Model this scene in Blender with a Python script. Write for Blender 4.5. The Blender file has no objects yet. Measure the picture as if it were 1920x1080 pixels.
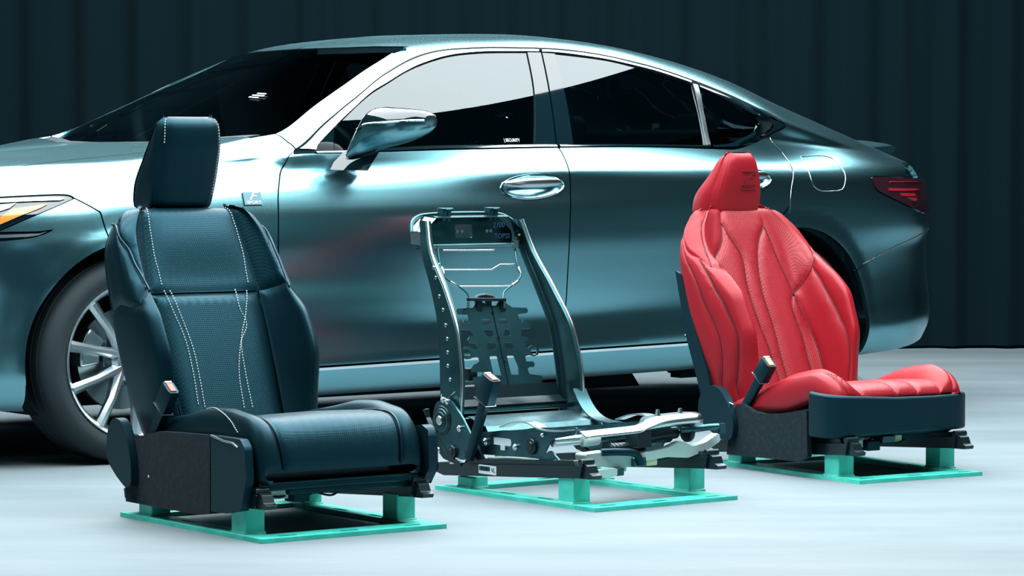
import bpy, bmesh, math, random
import numpy as np
from math import sin, cos, tan, atan, pi, radians, sqrt, exp
from mathutils import Vector, Matrix
from mathutils.geometry import delaunay_2d_cdt

random.seed(7)
scene = bpy.context.scene
COL = scene.collection

# ------------------------------------------------------------------ camera
FOCAL_PX, CAM_H, PITCH = 5884.0, 1.004, 0.0428
cd = bpy.data.cameras.new('camera'); cam = bpy.data.objects.new('camera', cd); COL.objects.link(cam)
cd.sensor_width = 36; cd.lens = FOCAL_PX * 36 / 1920; cd.clip_end = 100
cam.location = (0, 0, CAM_H); cam.rotation_euler = (pi / 2 - PITCH, 0, 0)
scene.camera = cam
# ------------------------------------------------------------------ world, lights, exposure
w = bpy.data.worlds.new('world'); scene.world = w; w.use_nodes = True
bg = w.node_tree.nodes['Background']; bg.inputs[0].default_value = (0.004, 0.030, 0.042, 1); bg.inputs[1].default_value = 1.0
vs = scene.view_settings
vs.view_transform = 'Standard'; vs.look = 'None'; vs.gamma = 1; vs.use_curve_mapping = False; vs.exposure = 0.0
def area(name, loc, target, sx, sy, power, color=(1, 1, 1), spread=180):
    l = bpy.data.lights.new(name, 'AREA'); l.shape = 'RECTANGLE'; l.size = sx; l.size_y = sy; l.energy = power; l.color = color
    l.spread = radians(spread)
    o = bpy.data.objects.new(name, l); COL.objects.link(o); o.location = loc
    o.rotation_euler = (Vector(target) - Vector(loc)).to_track_quat('-Z', 'Y').to_euler()
    return o
area('overhead_softbox', (-.15, 10.8, 3.9), (-.15, 10.8, 0), 7.0, 7.9, 1560, (0.90, 0.98, 1.0))
area('side_softbox', (6.8, 6.0, 2.4), (0.6, 9.6, 0.5), 1.6, 2.0, 14, (0.35, 0.95, 1.0))
area('left_softbox', (-5.2, 5.2, 2.6), (-.4, 9.0, 0.5), 1.8, 2.0, 8, (0.55, 0.93, 1.0))

# ------------------------------------------------------------------ helpers
def link(o, parent=None):
    COL.objects.link(o)
    if parent is not None: o.parent = parent
    return o
def tag(o, label=None, cat=None, group=None, kind=None):
    if label: o['label'] = label
    if cat: o['category'] = cat
    if group: o['group'] = group
    if kind: o['kind'] = kind
    return o
def empty(name, M, label, cat, group=None):
    o = bpy.data.objects.new(name, None); o.empty_display_size = .1; COL.objects.link(o); o.matrix_world = M
    return tag(o, label, cat, group)
MIRRORED = set()      # things modelled with y to the near side (left-handed numbers); written out right-handed
def mesh_obj(name, V, Fs, mat, parent=None, smooth=False, normals=None, bevel=0, mats=None, midx=None, auto=None):
    lh = parent is not None and parent.name in MIRRORED
    if lh:
        V = [(v[0], -v[1], v[2]) for v in V]; Fs = [tuple(f)[::-1] for f in Fs]
        if normals is not None: normals = [(n[0], -n[1], n[2]) for n in normals]
    me = bpy.data.meshes.new(name)
    me.from_pydata([tuple(v) for v in V], [], [tuple(f) for f in Fs])
    if mats:
        for m in mats: me.materials.append(m)
        if midx is not None: me.polygons.foreach_set('material_index', list(midx))
    elif mat: me.materials.append(mat)
    if smooth or normals is not None:
        me.polygons.foreach_set('use_smooth', [True] * len(me.polygons))
    me.update()
    if normals is not None: me.normals_split_custom_set_from_vertices([tuple(n) for n in normals])
    if auto is not None:
        me.polygons.foreach_set('use_smooth', [True] * len(me.polygons)); me.set_sharp_from_angle(angle=radians(auto))
    o = bpy.data.objects.new(name, me); link(o, parent)
    if lh: MIRRORED.add(o.name)
    if bevel:
        b = o.modifiers.new('bevel', 'BEVEL'); b.width = bevel; b.segments = 2; b.limit_method = 'ANGLE'; b.angle_limit = radians(35)
    return o
class MB:
    """collects shapes of ONE part"""
    def __init__(s): s.V = []; s.F = []
    def add(s, V, F):
        n = len(s.V); s.V += [tuple(map(float, v)) for v in V]; s.F += [tuple(i + n for i in f) for f in F]; return s
    def box(s, c, size, R=None, taper=1.0):
        hx, hy, hz = size[0] / 2, size[1] / 2, size[2] / 2
        P = [(-hx, -hy, -hz), (hx, -hy, -hz), (hx, hy, -hz), (-hx, hy, -hz), (-hx * taper, -hy * taper, hz), (hx * taper, -hy * taper, hz), (hx * taper, hy * taper, hz), (-hx * taper, hy * taper, hz)]
        R = R or Matrix.Identity(3)
        return s.add([R @ Vector(p) + Vector(c) for p in P], [(3, 2, 1, 0), (4, 5, 6, 7), (0, 1, 5, 4), (1, 2, 6, 5), (2, 3, 7, 6), (3, 0, 4, 7)])
    def bar(s, a, b, wd, ht, up=(0, 0, 1)):
        a, b = Vector(a), Vector(b); x = (b - a); L = x.length; x.normalize(); y = Vector(up).cross(x)
        if y.length < 1e-4: y = Vector((0, 1, 0)).cross(x)
        y.normalize(); z = x.cross(y)
        return s.box((a + b) / 2, (L, wd, ht), Matrix((x, y, z)).transposed())
    def tube(s, pts, r, n=10, caps=True):
        pts = [Vector(p) for p in pts]; N = len(pts); rr = r if hasattr(r, '__len__') else [r] * N
        V = []; F = []; prev = None
        for i, p in enumerate(pts):
            t = (pts[min(i + 1, N - 1)] - pts[max(i - 1, 0)]).normalized()
            if prev is None: u = t.orthogonal().normalized()
            else: u = (prev - t * prev.dot(t)).normalized()
            prev = u; q = t.cross(u)
            for k in range(n):
                a = 2 * pi * k / n; V.append(p + (u * cos(a) + q * sin(a)) * rr[i])
        for i in range(N - 1):
            for k in range(n):
                k2 = (k + 1) % n; F.append((i * n + k, i * n + k2, (i + 1) * n + k2, (i + 1) * n + k))
        if caps: F.append(tuple(range(n))[::-1]); F.append(tuple((N - 1) * n + k for k in range(n)))
        return s.add(V, F)
    def lathe(s, prof, M, n=32, closed=False):
        """prof: (axial, radius); axis = local z of M"""
        V = []; F = []; m = len(prof)
        for k in range(n):
            a = 2 * pi * k / n
            for (z, r) in prof: V.append(M @ Vector((r * cos(a), r * sin(a), z)))
        for k in range(n):
            k2 = (k + 1) % n
            for j in range(m if closed else m - 1):
                j2 = (j + 1) % m
                F.append((k * m + j, k2 * m + j, k2 * m + j2, k * m + j2))
        return s.add(V, F)
    def prism(s, poly, M, h, holes=()):
        """extruded 2d polygon with holes; local xy polygon of M, thickness h along z (centred)"""
        loops = [list(poly)] + [list(x) for x in holes]
        pts = []; edges = []
        for L in loops:
            n = len(pts); pts += [Vector((float(p[0]), float(p[1]))) for p in L]; edges += [(n + i, n + (i + 1) % len(L)) for i in range(len(L))]
        vo, eo, fo, _, _, _ = delaunay_2d_cdt(pts, edges, [], 1 if not holes else 1, 1e-7)
        fo = [f for f in fo if inside([sum(vo[i][k] for i in f) / len(f) for k in (0, 1)], loops)]
        n = len(vo)
        V = [M @ Vector((v[0], v[1], h / 2)) for v in vo] + [M @ Vector((v[0], v[1], -h / 2)) for v in vo]
        F = []
        for f in fo:
            f = list(f); ar = sum(vo[f[i]][0] * vo[f[(i + 1) % len(f)]][1] - vo[f[(i + 1) % len(f)]][0] * vo[f[i]][1] for i in range(len(f)))
            if ar < 0: f = f[::-1]
            F.append(tuple(f)); F.append(tuple(i + n for i in f[::-1]))
        s.add(V, F)
        for L in loops:
            ar = sum(L[i][0] * L[(i + 1) % len(L)][1] - L[(i + 1) % len(L)][0] * L[i][1] for i in range(len(L)))
            if (ar < 0) != (L is not loops[0]): L = L[::-1]
            m = len(L)
            V = [M @ Vector((p[0], p[1], h / 2)) for p in L] + [M @ Vector((p[0], p[1], -h / 2)) for p in L]
            s.add(V, [(i, i + m, (i + 1) % m + m, (i + 1) % m) for i in range(m)])
        return s
    def xf(s, M):
        s.V = [tuple(M @ Vector(v)) for v in s.V]; return s
    def build(s, name, mat, parent=None, bevel=0, auto=35, mirror=False):
        V, F = s.V, s.F
        return mesh_obj(name, V, F, mat, parent, bevel=bevel, auto=auto)
def inside(p, loops):
    c = False; x, y = p
    for L in loops:
        n = len(L); j = n - 1
        for i in range(n):
            xi, yi = L[i][0], L[i][1]; xj, yj = L[j][0], L[j][1]
            if (yi > y) != (yj > y) and x < (xj - xi) * (y - yi) / (yj - yi) + xi: c = not c
            j = i
    return c
def inside_np(P, loops):
    c = np.zeros(len(P), bool); x, y = P[:, 0], P[:, 1]
    for L in loops:
        L = np.asarray(L); j = len(L) - 1
        for i in range(len(L)):
            xi, yi = L[i]; xj, yj = L[j]
            if yi != yj:
                c ^= ((yi > y) != (yj > y)) & (x < (xj - xi) * (y - yi) / (yj - yi) + xi)
            j = i
    return c
def rounded(pts, r, n=4):
    out = []; N = len(pts); pts = [Vector(p[:2]) for p in pts]
    for i in range(N):
        a, b, c = pts[i - 1], pts[i], pts[(i + 1) % N]
        u = (a - b); v = (c - b); rr = min(r, u.length * .45, v.length * .45); u.normalize(); v.normalize()
        p0, p1 = b + u * rr, b + v * rr
        for k in range(n + 1):
            t = k / n; q = p0 * (1 - t) ** 2 + b * 2 * t * (1 - t) + p1 * t * t; out.append((q.x, q.y))
    return out
def pchip(xk, yk, x):
    xk = np.asarray(xk, float); yk = np.asarray(yk, float); h = np.diff(xk); d = np.diff(yk) / h
    m = np.zeros(len(xk))
    if len(xk) > 2:
        a, b = d[:-1], d[1:]; w1 = 2 * h[1:] + h[:-1]; w2 = h[1:] + 2 * h[:-1]
        ok = a * b > 0
        mm = np.zeros(len(a)); mm[ok] = (w1[ok] + w2[ok]) / (w1[ok] / a[ok] + w2[ok] / b[ok]); m[1:-1] = mm
    m[0], m[-1] = d[0], d[-1]
    x = np.clip(x, xk[0], xk[-1]); i = np.clip(np.searchsorted(xk, x) - 1, 0, len(xk) - 2)
    t = (x - xk[i]) / h[i]
    return yk[i] * (1 + 2 * t) * (1 - t) ** 2 + h[i] * m[i] * t * (1 - t) ** 2 + yk[i + 1] * t * t * (3 - 2 * t) + h[i] * m[i + 1] * t * t * (t - 1)
def smooth_ax(A, sig, ax):
    if sig <= 0: return A
    r = int(3 * sig) + 1; k = np.exp(-.5 * (np.arange(-r, r + 1) / sig) ** 2); k /= k.sum()
    # odd reflection keeps the ends where they are
    A = np.moveaxis(A, ax, 0); lo = 2 * A[0] - A[1:r + 1][::-1]; hi = 2 * A[-1] - A[-r - 1:-1][::-1]
    B = np.concatenate([lo, A, hi]); out = sum(k[i] * B[i:i + len(A)] for i in range(2 * r + 1))
    return np.moveaxis(out, 0, ax)

# camera model for measuring: where a sight line meets a surface
CP, SP = cos(PITCH), sin(PITCH)
def project(P):
    d = P - np.array([0, 0, CAM_H]); z = d[..., 1] * CP - d[..., 2] * SP; y = d[..., 1] * SP + d[..., 2] * CP
    return np.stack([960 + FOCAL_PX * d[..., 0] / z, 540 - FOCAL_PX * y / z], -1)
class Frame:
    def __init__(s, O, xdir, ydir):
        s.O = np.array([O[0], O[1], O[2] if len(O) > 2 else 0.]); s.x = np.array(xdir, float); s.y = np.array(ydir, float); s.z = np.array([0, 0, 1.])
        s.R = np.array([s.x, s.y, s.z])
    def w(s, P): return s.O + np.asarray(P, float) @ s.R
    def M(s):
        k = 1 if s.x[0] * s.y[1] - s.x[1] * s.y[0] > 0 else -1
        return Matrix(((s.x[0], k * s.y[0], 0, s.O[0]), (s.x[1], k * s.y[1], 0, s.O[1]), (0, 0, 1, s.O[2]), (0, 0, 0, 1)))
    def on_plane(s, u, v, P0, n):
        """sight line (u,v) met with the local plane through P0 with normal n"""
        x = (u - 960) / FOCAL_PX; y = (540 - v) / FOCAL_PX
        r = np.array([x, CP + y * SP, -SP + y * CP]); C = np.array([0, 0, CAM_H])
        n = np.asarray(n, float) @ s.R; P0 = s.w(P0); t = np.dot(P0 - C, n) / np.dot(r, n)
        return s.R @ (C + r * t - s.O)

class Surf:
    """smooth surface on a dense grid P[i,j] (3d, local), parameters a (rows) and b (columns) ~ metres"""
    def __init__(s, P, a, b, frame, flip=False):
        s.P = P; s.a = np.asarray(a); s.b = np.asarray(b); s.fr = frame
        da = np.gradient(P, s.a, axis=0); db = np.gradient(P, s.b, axis=1)
        N = np.cross(da, db); N /= np.linalg.norm(N, axis=-1, keepdims=True) + 1e-12
        s.N = -N if flip else N; s.uv = project(frame.w(P))
    def _it(s, A, q):
        fa = np.interp(q[:, 0], s.a, np.arange(len(s.a))); fb = np.interp(q[:, 1], s.b, np.arange(len(s.b)))
        i = np.clip(fa.astype(int), 0, len(s.a) - 2); j = np.clip(fb.astype(int), 0, len(s.b) - 2)
        u = (fa - i)[:, None]; v = (fb - j)[:, None]
        return A[i, j] * (1 - u) * (1 - v) + A[i + 1, j] * u * (1 - v) + A[i, j + 1] * (1 - u) * v + A[i + 1, j + 1] * u * v
    def pos(s, q): return s._it(s.P, np.atleast_2d(np.asarray(q, float)))
    def nrm(s, q):
        n = s._it(s.N, np.atleast_2d(np.asarray(q, float))); return n / np.linalg.norm(n, axis=1, keepdims=True)
    def inv(s, tgt, kind='px', ja=None, jb=None, facing=None):
        """parameters of the point with pixel (u,v) / side view (x,z) / top view (x,y) / front view (y,z)"""
        G = s.uv if kind == 'px' else s.P[..., {'xz': (0, 2), 'xy': (0, 1), 'yz': (1, 2)}[kind]]
        sc = .0018 if kind == 'px' else 1.
        msk = np.zeros(G.shape[:2])
        if ja is not None: msk += 10. * ((s.a < ja[0]) | (s.a > ja[1]))[:, None]
        if jb is not None: msk += 10. * ((s.b < jb[0]) | (s.b > jb[1]))[None, :]
        if kind == 'px' and facing is not False:
            if not hasattr(s, 'face'):
                C = np.linalg.solve(s.fr.R.T, np.array([0, 0, CAM_H]) - s.fr.O); V = C - s.P
                s.face = (V * s.N).sum(-1) < 0
            msk = msk + 10. * s.face
        out = []
        for t in tgt:
            d = ((G - np.asarray(t)) ** 2).sum(-1) * sc * sc + msk
            i, j = np.unravel_index(np.argmin(d), d.shape); q = np.array([s.a[i], s.b[j]]); q0 = q.copy()
            i2, j2 = min(max(i, 1), len(s.a) - 2), min(max(j, 1), len(s.b) - 2)
            Ja = (G[i2 + 1, j2] - G[i2 - 1, j2]) / (s.a[i2 + 1] - s.a[i2 - 1]); Jb = (G[i2, j2 + 1] - G[i2, j2 - 1]) / (s.b[j2 + 1] - s.b[j2 - 1])
            J = np.array([Ja, Jb]).T
            if abs(np.linalg.det(J)) > 1e-9 * (1 if kind != 'px' else 1e5):
                dq = np.linalg.solve(J, np.asarray(t) - G[i, j])
                da_, db_ = s.a[i2 + 1] - s.a[i2 - 1], s.b[j2 + 1] - s.b[j2 - 1]
                q = q0 + np.clip(dq, [-da_, -db_], [da_, db_])
            out.append(q)
        return np.array(out)
def resample(Pd, step, closed=True):
    """points along a polyline"""
    out = []; n = len(Pd)
    for i in range(n if closed else n - 1):
        a, b = Pd[i], Pd[(i + 1) % n]; m = max(1, int(math.ceil(np.linalg.norm(b - a) / step)))
        for k in range(m): out.append(a + (b - a) * k / m)
    if not closed: out.append(Pd[-1])
    return np.array(out)
def curve(pts, step=.01):
    """smooth open curve through points (centripetal catmull-rom)"""
    P = np.asarray(pts, float); P = np.vstack([2 * P[0] - P[1], P, 2 * P[-1] - P[-2]]); out = []
    for i in range(1, len(P) - 2):
        p0, p1, p2, p3 = P[i - 1:i + 3]; t = [0]
        for a, b in ((p0, p1), (p1, p2), (p2, p3)): t.append(t[-1] + max(np.linalg.norm(b - a), 1e-6) ** .5)
        n = max(2, int(np.linalg.norm(p2 - p1) / step))
        for u in np.linspace(t[1], t[2], n, endpoint=False):
            A1 = (t[1] - u) / (t[1] - t[0]) * p0 + (u - t[0]) / (t[1] - t[0]) * p1; A2 = (t[2] - u) / (t[2] - t[1]) * p1 + (u - t[1]) / (t[2] - t[1]) * p2
            A3 = (t[3] - u) / (t[3] - t[2]) * p2 + (u - t[2]) / (t[3] - t[2]) * p3
            B1 = (t[2] - u) / (t[2] - t[0]) * A1 + (u - t[0]) / (t[2] - t[0]) * A2; B2 = (t[3] - u) / (t[3] - t[1]) * A2 + (u - t[1]) / (t[3] - t[1]) * A3
            out.append((t[2] - u) / (t[2] - t[1]) * B1 + (u - t[1]) / (t[2] - t[1]) * B2)
    out.append(P[-2]); return np.array(out)
def offset_loop(L, d):
    """shrink a closed 2d loop by d (works for either winding)"""
    L = np.asarray(L); n = len(L); a = L - np.roll(L, 1, 0); b = np.roll(L, -1, 0) - L
    a /= np.linalg.norm(a, axis=1, keepdims=True) + 1e-12; b /= np.linalg.norm(b, axis=1, keepdims=True) + 1e-12
    t = a + b; t /= np.linalg.norm(t, axis=1, keepdims=True) + 1e-12; nn = np.stack([-t[:, 1], t[:, 0]], 1)
    x, y = L[:, 0], L[:, 1]; ar = (x * np.roll(y, -1) - np.roll(x, -1) * y).sum()
    k = 1 / np.maximum(.5, (t * a).sum(1))
    return L + nn * (d if ar > 0 else -d) * k[:, None]
def dist_loop(Q, L):
    a = L; b = np.roll(L, -1, 0); ab = b - a; den = (ab ** 2).sum(1) + 1e-15; best = np.full(len(Q), 1e9)
    for i in range(len(a)):
        t = np.clip(((Q - a[i]) @ ab[i]) / den[i], 0, 1); d = np.linalg.norm(Q - a[i] - t[:, None] * ab[i], axis=1); best = np.minimum(best, d)
    return best
def panel(*a, **k):
    try: return panel_(*a, **k)
    except Exception as e:
        print('PANEL FAIL', a[0], repr(e)); o = bpy.data.objects.new(a[0], None); return (o, o)
def panel_(name, S, loop, mat, parent, step=.025, inset=.0, flange=.02, lift=0., puff=0., pr=.012, holes=(), mirror=False, weld_y=False, thick=0, rings=(), back=False, both=False, bulge=0.):
    """one sheet part cut out of surface S: domain loop (n,2), optional holes; puff sinks the sheet near its edge, flange turns the edge in"""
    L = np.asarray(loop, float); keep = np.ones(len(L), bool)
    for i in range(len(L)): keep[i] = np.linalg.norm(L[i] - L[i - 1]) > 1e-5
    L = resample(L[keep], step)
    if inset: L = offset_loop(L, inset)
    H = [resample(np.asarray(h, float), step) for h in holes]
    loops = [L] + H
    pts = [p for q in loops for p in q]; edges = []; n = 0
    for q in loops: edges += [(n + i, n + (i + 1) % len(q)) for i in range(len(q))]; n += len(q)
    lo, hi = L.min(0), L.max(0)
    gx, gy = np.meshgrid(np.arange(lo[0] + step * .5, hi[0], step), np.arange(lo[1] + step * .5, hi[1], step)); g = np.stack([gx.ravel(), gy.ravel()], 1)
    g[:, 0] += (np.round((g[:, 1] - lo[1]) / step).astype(int) % 2) * step * .25
    g = g[inside_np(g, loops)]
    Lall = loops
    if len(g):
        dd = np.min([dist_loop(g, q) for q in Lall], 0); minr = max([r for r in rings], default=0) + step * .45; g = g[dd > minr]
    extra = [g] if len(g) else []
    for r in rings:
        for k, q in enumerate(loops):
            o = offset_loop(q, r if k == 0 else -r); o = o[inside_np(o, loops)]
            if len(o):
                d2 = np.min([dist_loop(o, qq) for qq in Lall], 0); extra.append(o[d2 > r * .8])
    allp = np.vstack([np.array(pts)] + extra) if extra else np.array(pts)
    vo, eo, fo, _, _, _ = delaunay_2d_cdt([Vector(p) for p in allp.tolist()], edges, [], 1, 1e-7)
    V2 = np.array([[v[0], v[1]] for v in vo]); fo = [list(f) for f in fo]
    cen = np.array([V2[f].mean(0) for f in fo]); ok = inside_np(cen, loops); fo = [f for f, k in zip(fo, ok) if k]
    P = S.pos(V2); N = S.nrm(V2); P = P + N * lift
    if puff or bulge:
        D = np.min([dist_loop(V2, q) for q in Lall], 0)
        dep = -puff * np.exp(-(D / pr) ** 2)
        if bulge: dep = dep + bulge * (1 - np.exp(-(D / (3 * pr)) ** 2))
        P = P + N * dep[:, None]
        # tilt the shading normals with the sunken edge: recompute from geometry
        acc = np.zeros_like(P)
        for f in fo:
            nn = np.cross(P[f[1]] - P[f[0]], P[f[2]] - P[f[0]])
            if np.dot(nn, N[f[0]]) < 0: nn = -nn
            for i in f: acc[i] += nn
        N2 = acc / (np.linalg.norm(acc, axis=1, keepdims=True) + 1e-12); N = N2
    F = []
    for f in fo:
        nn = np.cross(P[f[1]] - P[f[0]], P[f[2]] - P[f[0]]); F.append(f if np.dot(nn, N[f[0]]) >= 0 else f[::-1])
    V = list(P); NN = list(N)
    if flange:
        # boundary edges (used once) get a skirt turned inward
        cnt = {}
        for f in F:
            for a, b in zip(f, f[1:] + f[:1]): cnt[(a, b)] = 1
        be = [(a, b) for (a, b) in cnt if (b, a) not in cnt]
        if weld_y: be = [(a, b) for a, b in be if not (abs(P[a][1]) < .004 and abs(P[b][1]) < .004)]
        S0 = {}
        Ns = S.nrm(V2)
        for a, b in be:
            e = P[b] - P[a]; sn = np.cross(e, Ns[a]); sn /= np.linalg.norm(sn) + 1e-12
            i = len(V); V += [P[a], P[b], P[b] - Ns[b] * flange, P[a] - Ns[a] * flange]; 
            NN += [sn] * 4; F.append([i + 1, i, i + 3, i + 2])
    def mk(V, F, NN, nm):
        return mesh_obj(nm, V, F, mat, parent, normals=NN)
    V = np.array(V); NN = np.array(NN)
    if weld_y:
        Vm = V * [1, -1, 1]; Nm = NN * [1, -1, 1]; n = len(V); Fm = [[i + n for i in f[::-1]] for f in F]
        return mk(np.vstack([V, Vm]), F + Fm, np.vstack([NN, Nm]), name)
    o = mk(V, F, NN, name)
    if mirror:
        o2 = mk(V * [1, -1, 1], [f[::-1] for f in F], NN * [1, -1, 1], name); return o, o2
    return o

# ------------------------------------------------------------------ materials
TINTED = {}
def mat(name, color, rough=.5, metal=0., spec=.5, coat=0., coat_rough=.03, noise=None, bump=None, ior=1.5, sheen=0., emit=None, aniso=0.):
    m = bpy.data.materials.new(name); m.use_nodes = True; nt = m.node_tree; b = nt.nodes['Principled BSDF']
    b.inputs['Base Color'].default_value = (*color, 1); b.inputs['Roughness'].default_value = rough; b.inputs['Metallic'].default_value = metal
    b.inputs['Specular IOR Level'].default_value = spec; b.inputs['Coat Weight'].default_value = coat; b.inputs['Coat Roughness'].default_value = coat_rough; b.inputs['IOR'].default_value = ior
    if sheen: b.inputs['Sheen Weight'].default_value = sheen
    if emit: b.inputs['Emission Color'].default_value = (*emit[:3], 1); b.inputs['Emission Strength'].default_value = emit[3]
    tc = nt.nodes.new('ShaderNodeTexCoord')
    if noise:
        sc, c2, lo, hi = noise[:4]
        n = nt.nodes.new('ShaderNodeTexNoise'); n.inputs['Scale'].default_value = sc; n.inputs['Detail'].default_value = 6
        r = nt.nodes.new('ShaderNodeValToRGB'); r.color_ramp.elements[0].position = lo; r.color_ramp.elements[1].position = hi
        r.color_ramp.elements[0].color = (*color, 1); r.color_ramp.elements[1].color = (*c2, 1)
        nt.links.new(tc.outputs['Object'], n.inputs['Vector']); nt.links.new(n.outputs['Fac'], r.inputs['Fac']); nt.links.new(r.outputs['Color'], b.inputs['Base Color'])
    if bump:
        kind, sc, st = bump
        if kind == 'noise':
            n = nt.nodes.new('ShaderNodeTexNoise'); n.inputs['Scale'].default_value = sc; n.inputs['Detail'].default_value = 4; out = n.outputs['Fac']
        else:
            n = nt.nodes.new('ShaderNodeTexVoronoi'); n.inputs['Scale'].default_value = sc; out = n.outputs['Distance']
        nt.links.new(tc.outputs['Object'], n.inputs['Vector'])
        bp = nt.nodes.new('ShaderNodeBump'); bp.inputs['Strength'].default_value = st; bp.inputs['Distance'].default_value = .002
        nt.links.new(out, bp.inputs['Height']); nt.links.new(bp.outputs['Normal'], b.inputs['Normal'])
    return m
def glass_mat(name, tint, ior=1.6, rough=0.0):
    m = bpy.data.materials.new(name); m.use_nodes = True; nt = m.node_tree; nt.nodes.clear()
    o = nt.nodes.new('ShaderNodeOutputMaterial'); mx = nt.nodes.new('ShaderNodeMixShader'); t = nt.nodes.new('ShaderNodeBsdfTransparent'); g = nt.nodes.new('ShaderNodeBsdfGlossy'); f = nt.nodes.new('ShaderNodeFresnel')
    t.inputs[0].default_value = (*tint, 1); g.inputs['Roughness'].default_value = rough; g.inputs[0].default_value = (.92, .98, 1, 1); f.inputs[0].default_value = ior
    nt.links.new(f.outputs[0], mx.inputs[0]); nt.links.new(t.outputs[0], mx.inputs[1]); nt.links.new(g.outputs[0], mx.inputs[2]); nt.links.new(mx.outputs[0], o.inputs[0])
    return m
def perforated(name, color, rough, cell=.004, hole=(0, .01, .014), spec=.5, coat=0):
    """leather with rows of tiny punched holes, laid out in the sheet's own plane (generated from object coordinates y,z)"""
    m = mat(name, color, rough, spec=spec, coat=coat); nt = m.node_tree; b = nt.nodes['Principled BSDF']
    tc = nt.nodes.new('ShaderNodeTexCoord'); mp = nt.nodes.new('ShaderNodeVectorMath'); mp.operation = 'SCALE'; mp.inputs['Scale'].default_value = 1 / cell
    nt.links.new(tc.outputs['Object'], mp.inputs[0])
    sp = nt.nodes.new('ShaderNodeSeparateXYZ'); nt.links.new(mp.outputs[0], sp.inputs[0])
    def mth(op, a, bb=None):
        n = nt.nodes.new('ShaderNodeMath'); n.operation = op
        for k, v in enumerate((a, bb)):
            if v is None: continue
            if isinstance(v, (int, float)): n.inputs[k].default_value = v
            else: nt.links.new(v, n.inputs[k])
        return n.outputs[0]
    h = mth('ADD', sp.outputs[2], sp.outputs[0])
    s1 = mth('SINE', mth('MULTIPLY', mth('ADD', sp.outputs[1], h), pi)); s2 = mth('SINE', mth('MULTIPLY', mth('SUBTRACT', sp.outputs[1], h), pi))
    pr_ = mth('MULTIPLY', mth('MULTIPLY', s1, s1), mth('MULTIPLY', s2, s2))
    r = nt.nodes.new('ShaderNodeValToRGB'); r.color_ramp.elements[0].position = .35; r.color_ramp.elements[1].position = .75
    r.color_ramp.elements[0].color = (*color, 1); r.color_ramp.elements[1].color = (*hole, 1); nt.links.new(pr_, r.inputs['Fac']); nt.links.new(r.outputs['Color'], b.inputs['Base Color'])
    bp = nt.nodes.new('ShaderNodeBump'); bp.inputs['Strength'].default_value = .35; bp.inputs['Distance'].default_value = .001; bp.invert = True
    nt.links.new(pr_, bp.inputs['Height']); nt.links.new(bp.outputs['Normal'], b.inputs['Normal'])
    return m

M = {}
M['paint'] = mat('silver_paint', (.20, .44, .50), .23, 1.0, coat=.15, coat_rough=.04)
M['glass'] = glass_mat('tinted_glass', (.10, .16, .18), 1.75)
M['windshield'] = glass_mat('windshield_glass', (.35, .5, .54), 1.55)
M['chrome'] = mat('chrome', (.80, .86, .88), .06, 1.0)
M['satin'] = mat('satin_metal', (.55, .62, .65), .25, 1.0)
M['gloss_black'] = mat('gloss_black', (.003, .010, .014), .03, 0, spec=.9, ior=1.5)
M['rubber'] = mat('tyre_rubber', (.008, .020, .025), .75, bump=('noise', 60, .2))
M['dark'] = mat('dark_plastic', (.006, .016, .020), .55)
M['blackout'] = mat('matt_black_inner', (.003, .008, .010), .9, spec=.1)
M['alloy'] = mat('alloy_wheel', (.62, .70, .73), .28, 1.0)
M['iron'] = mat('brake_iron', (.22, .27, .29), .35, 1.0)
M['amber'] = mat('amber_lens', (.75, .22, .03), .2, coat=1.0)
M['red_lens'] = mat('red_lens', (.28, .01, .02), .12, coat=1.0)
M['tail_dark'] = mat('smoked_red_lens', (.02, .006, .010), .08, coat=1.0)
M['lamp'] = mat('lamp_inner', (.30, .36, .38), .15, 1.0)
M['white'] = mat('white_print', (.75, .82, .84), .5)

# ------------------------------------------------------------------ studio: floor, curtain, wall
def floor_mat():
    m = bpy.data.materials.new('painted_concrete'); m.use_nodes = True; nt = m.node_tree; b = nt.nodes['Principled BSDF']
    tc = nt.nodes.new('ShaderNodeTexCoord'); mp = nt.nodes.new('ShaderNodeMapping'); mp.inputs['Scale'].default_value = (.35, 1.2, 1)
    n = nt.nodes.new('ShaderNodeTexNoise'); n.inputs['Scale'].default_value = 2.2; n.inputs['Detail'].default_value = 8; n.inputs['Roughness'].default_value = .6
    r = nt.nodes.new('ShaderNodeValToRGB'); r.color_ramp.elements[0].position = .3; r.color_ramp.elements[0].color = (.125, .165, .185, 1); r.color_ramp.elements[1].position = .7; r.color_ramp.elements[1].color = (.175, .212, .228, 1)
    nt.links.new(tc.outputs['Object'], mp.inputs[0]); nt.links.new(mp.outputs[0], n.inputs['Vector']); nt.links.new(n.outputs['Fac'], r.inputs['Fac']); nt.links.new(r.outputs['Color'], b.inputs['Base Color'])
    n2 = nt.nodes.new('ShaderNodeTexNoise'); n2.inputs['Scale'].default_value = 1.3; n2.inputs['Detail'].default_value = 5; nt.links.new(mp.outputs[0], n2.inputs['Vector'])
    r2 = nt.nodes.new('ShaderNodeMapRange'); r2.inputs[1].default_value = .35; r2.inputs[2].default_value = .65; r2.inputs[3].default_value = .45; r2.inputs[4].default_value = .75
    nt.links.new(n2.outputs['Fac'], r2.inputs[0]); nt.links.new(r2.outputs[0], b.inputs['Roughness']); b.inputs['Specular IOR Level'].default_value = .3
    return m
fl = mesh_obj('floor', [(-7, 1, 0), (8, 1, 0), (8, 19, 0), (-7, 19, 0)], [(0, 1, 2, 3)], floor_mat()); tag(fl, kind='structure')
CURT = mat('black_curtain', (.0007, .0062, .0094), .95, spec=.1)
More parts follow.
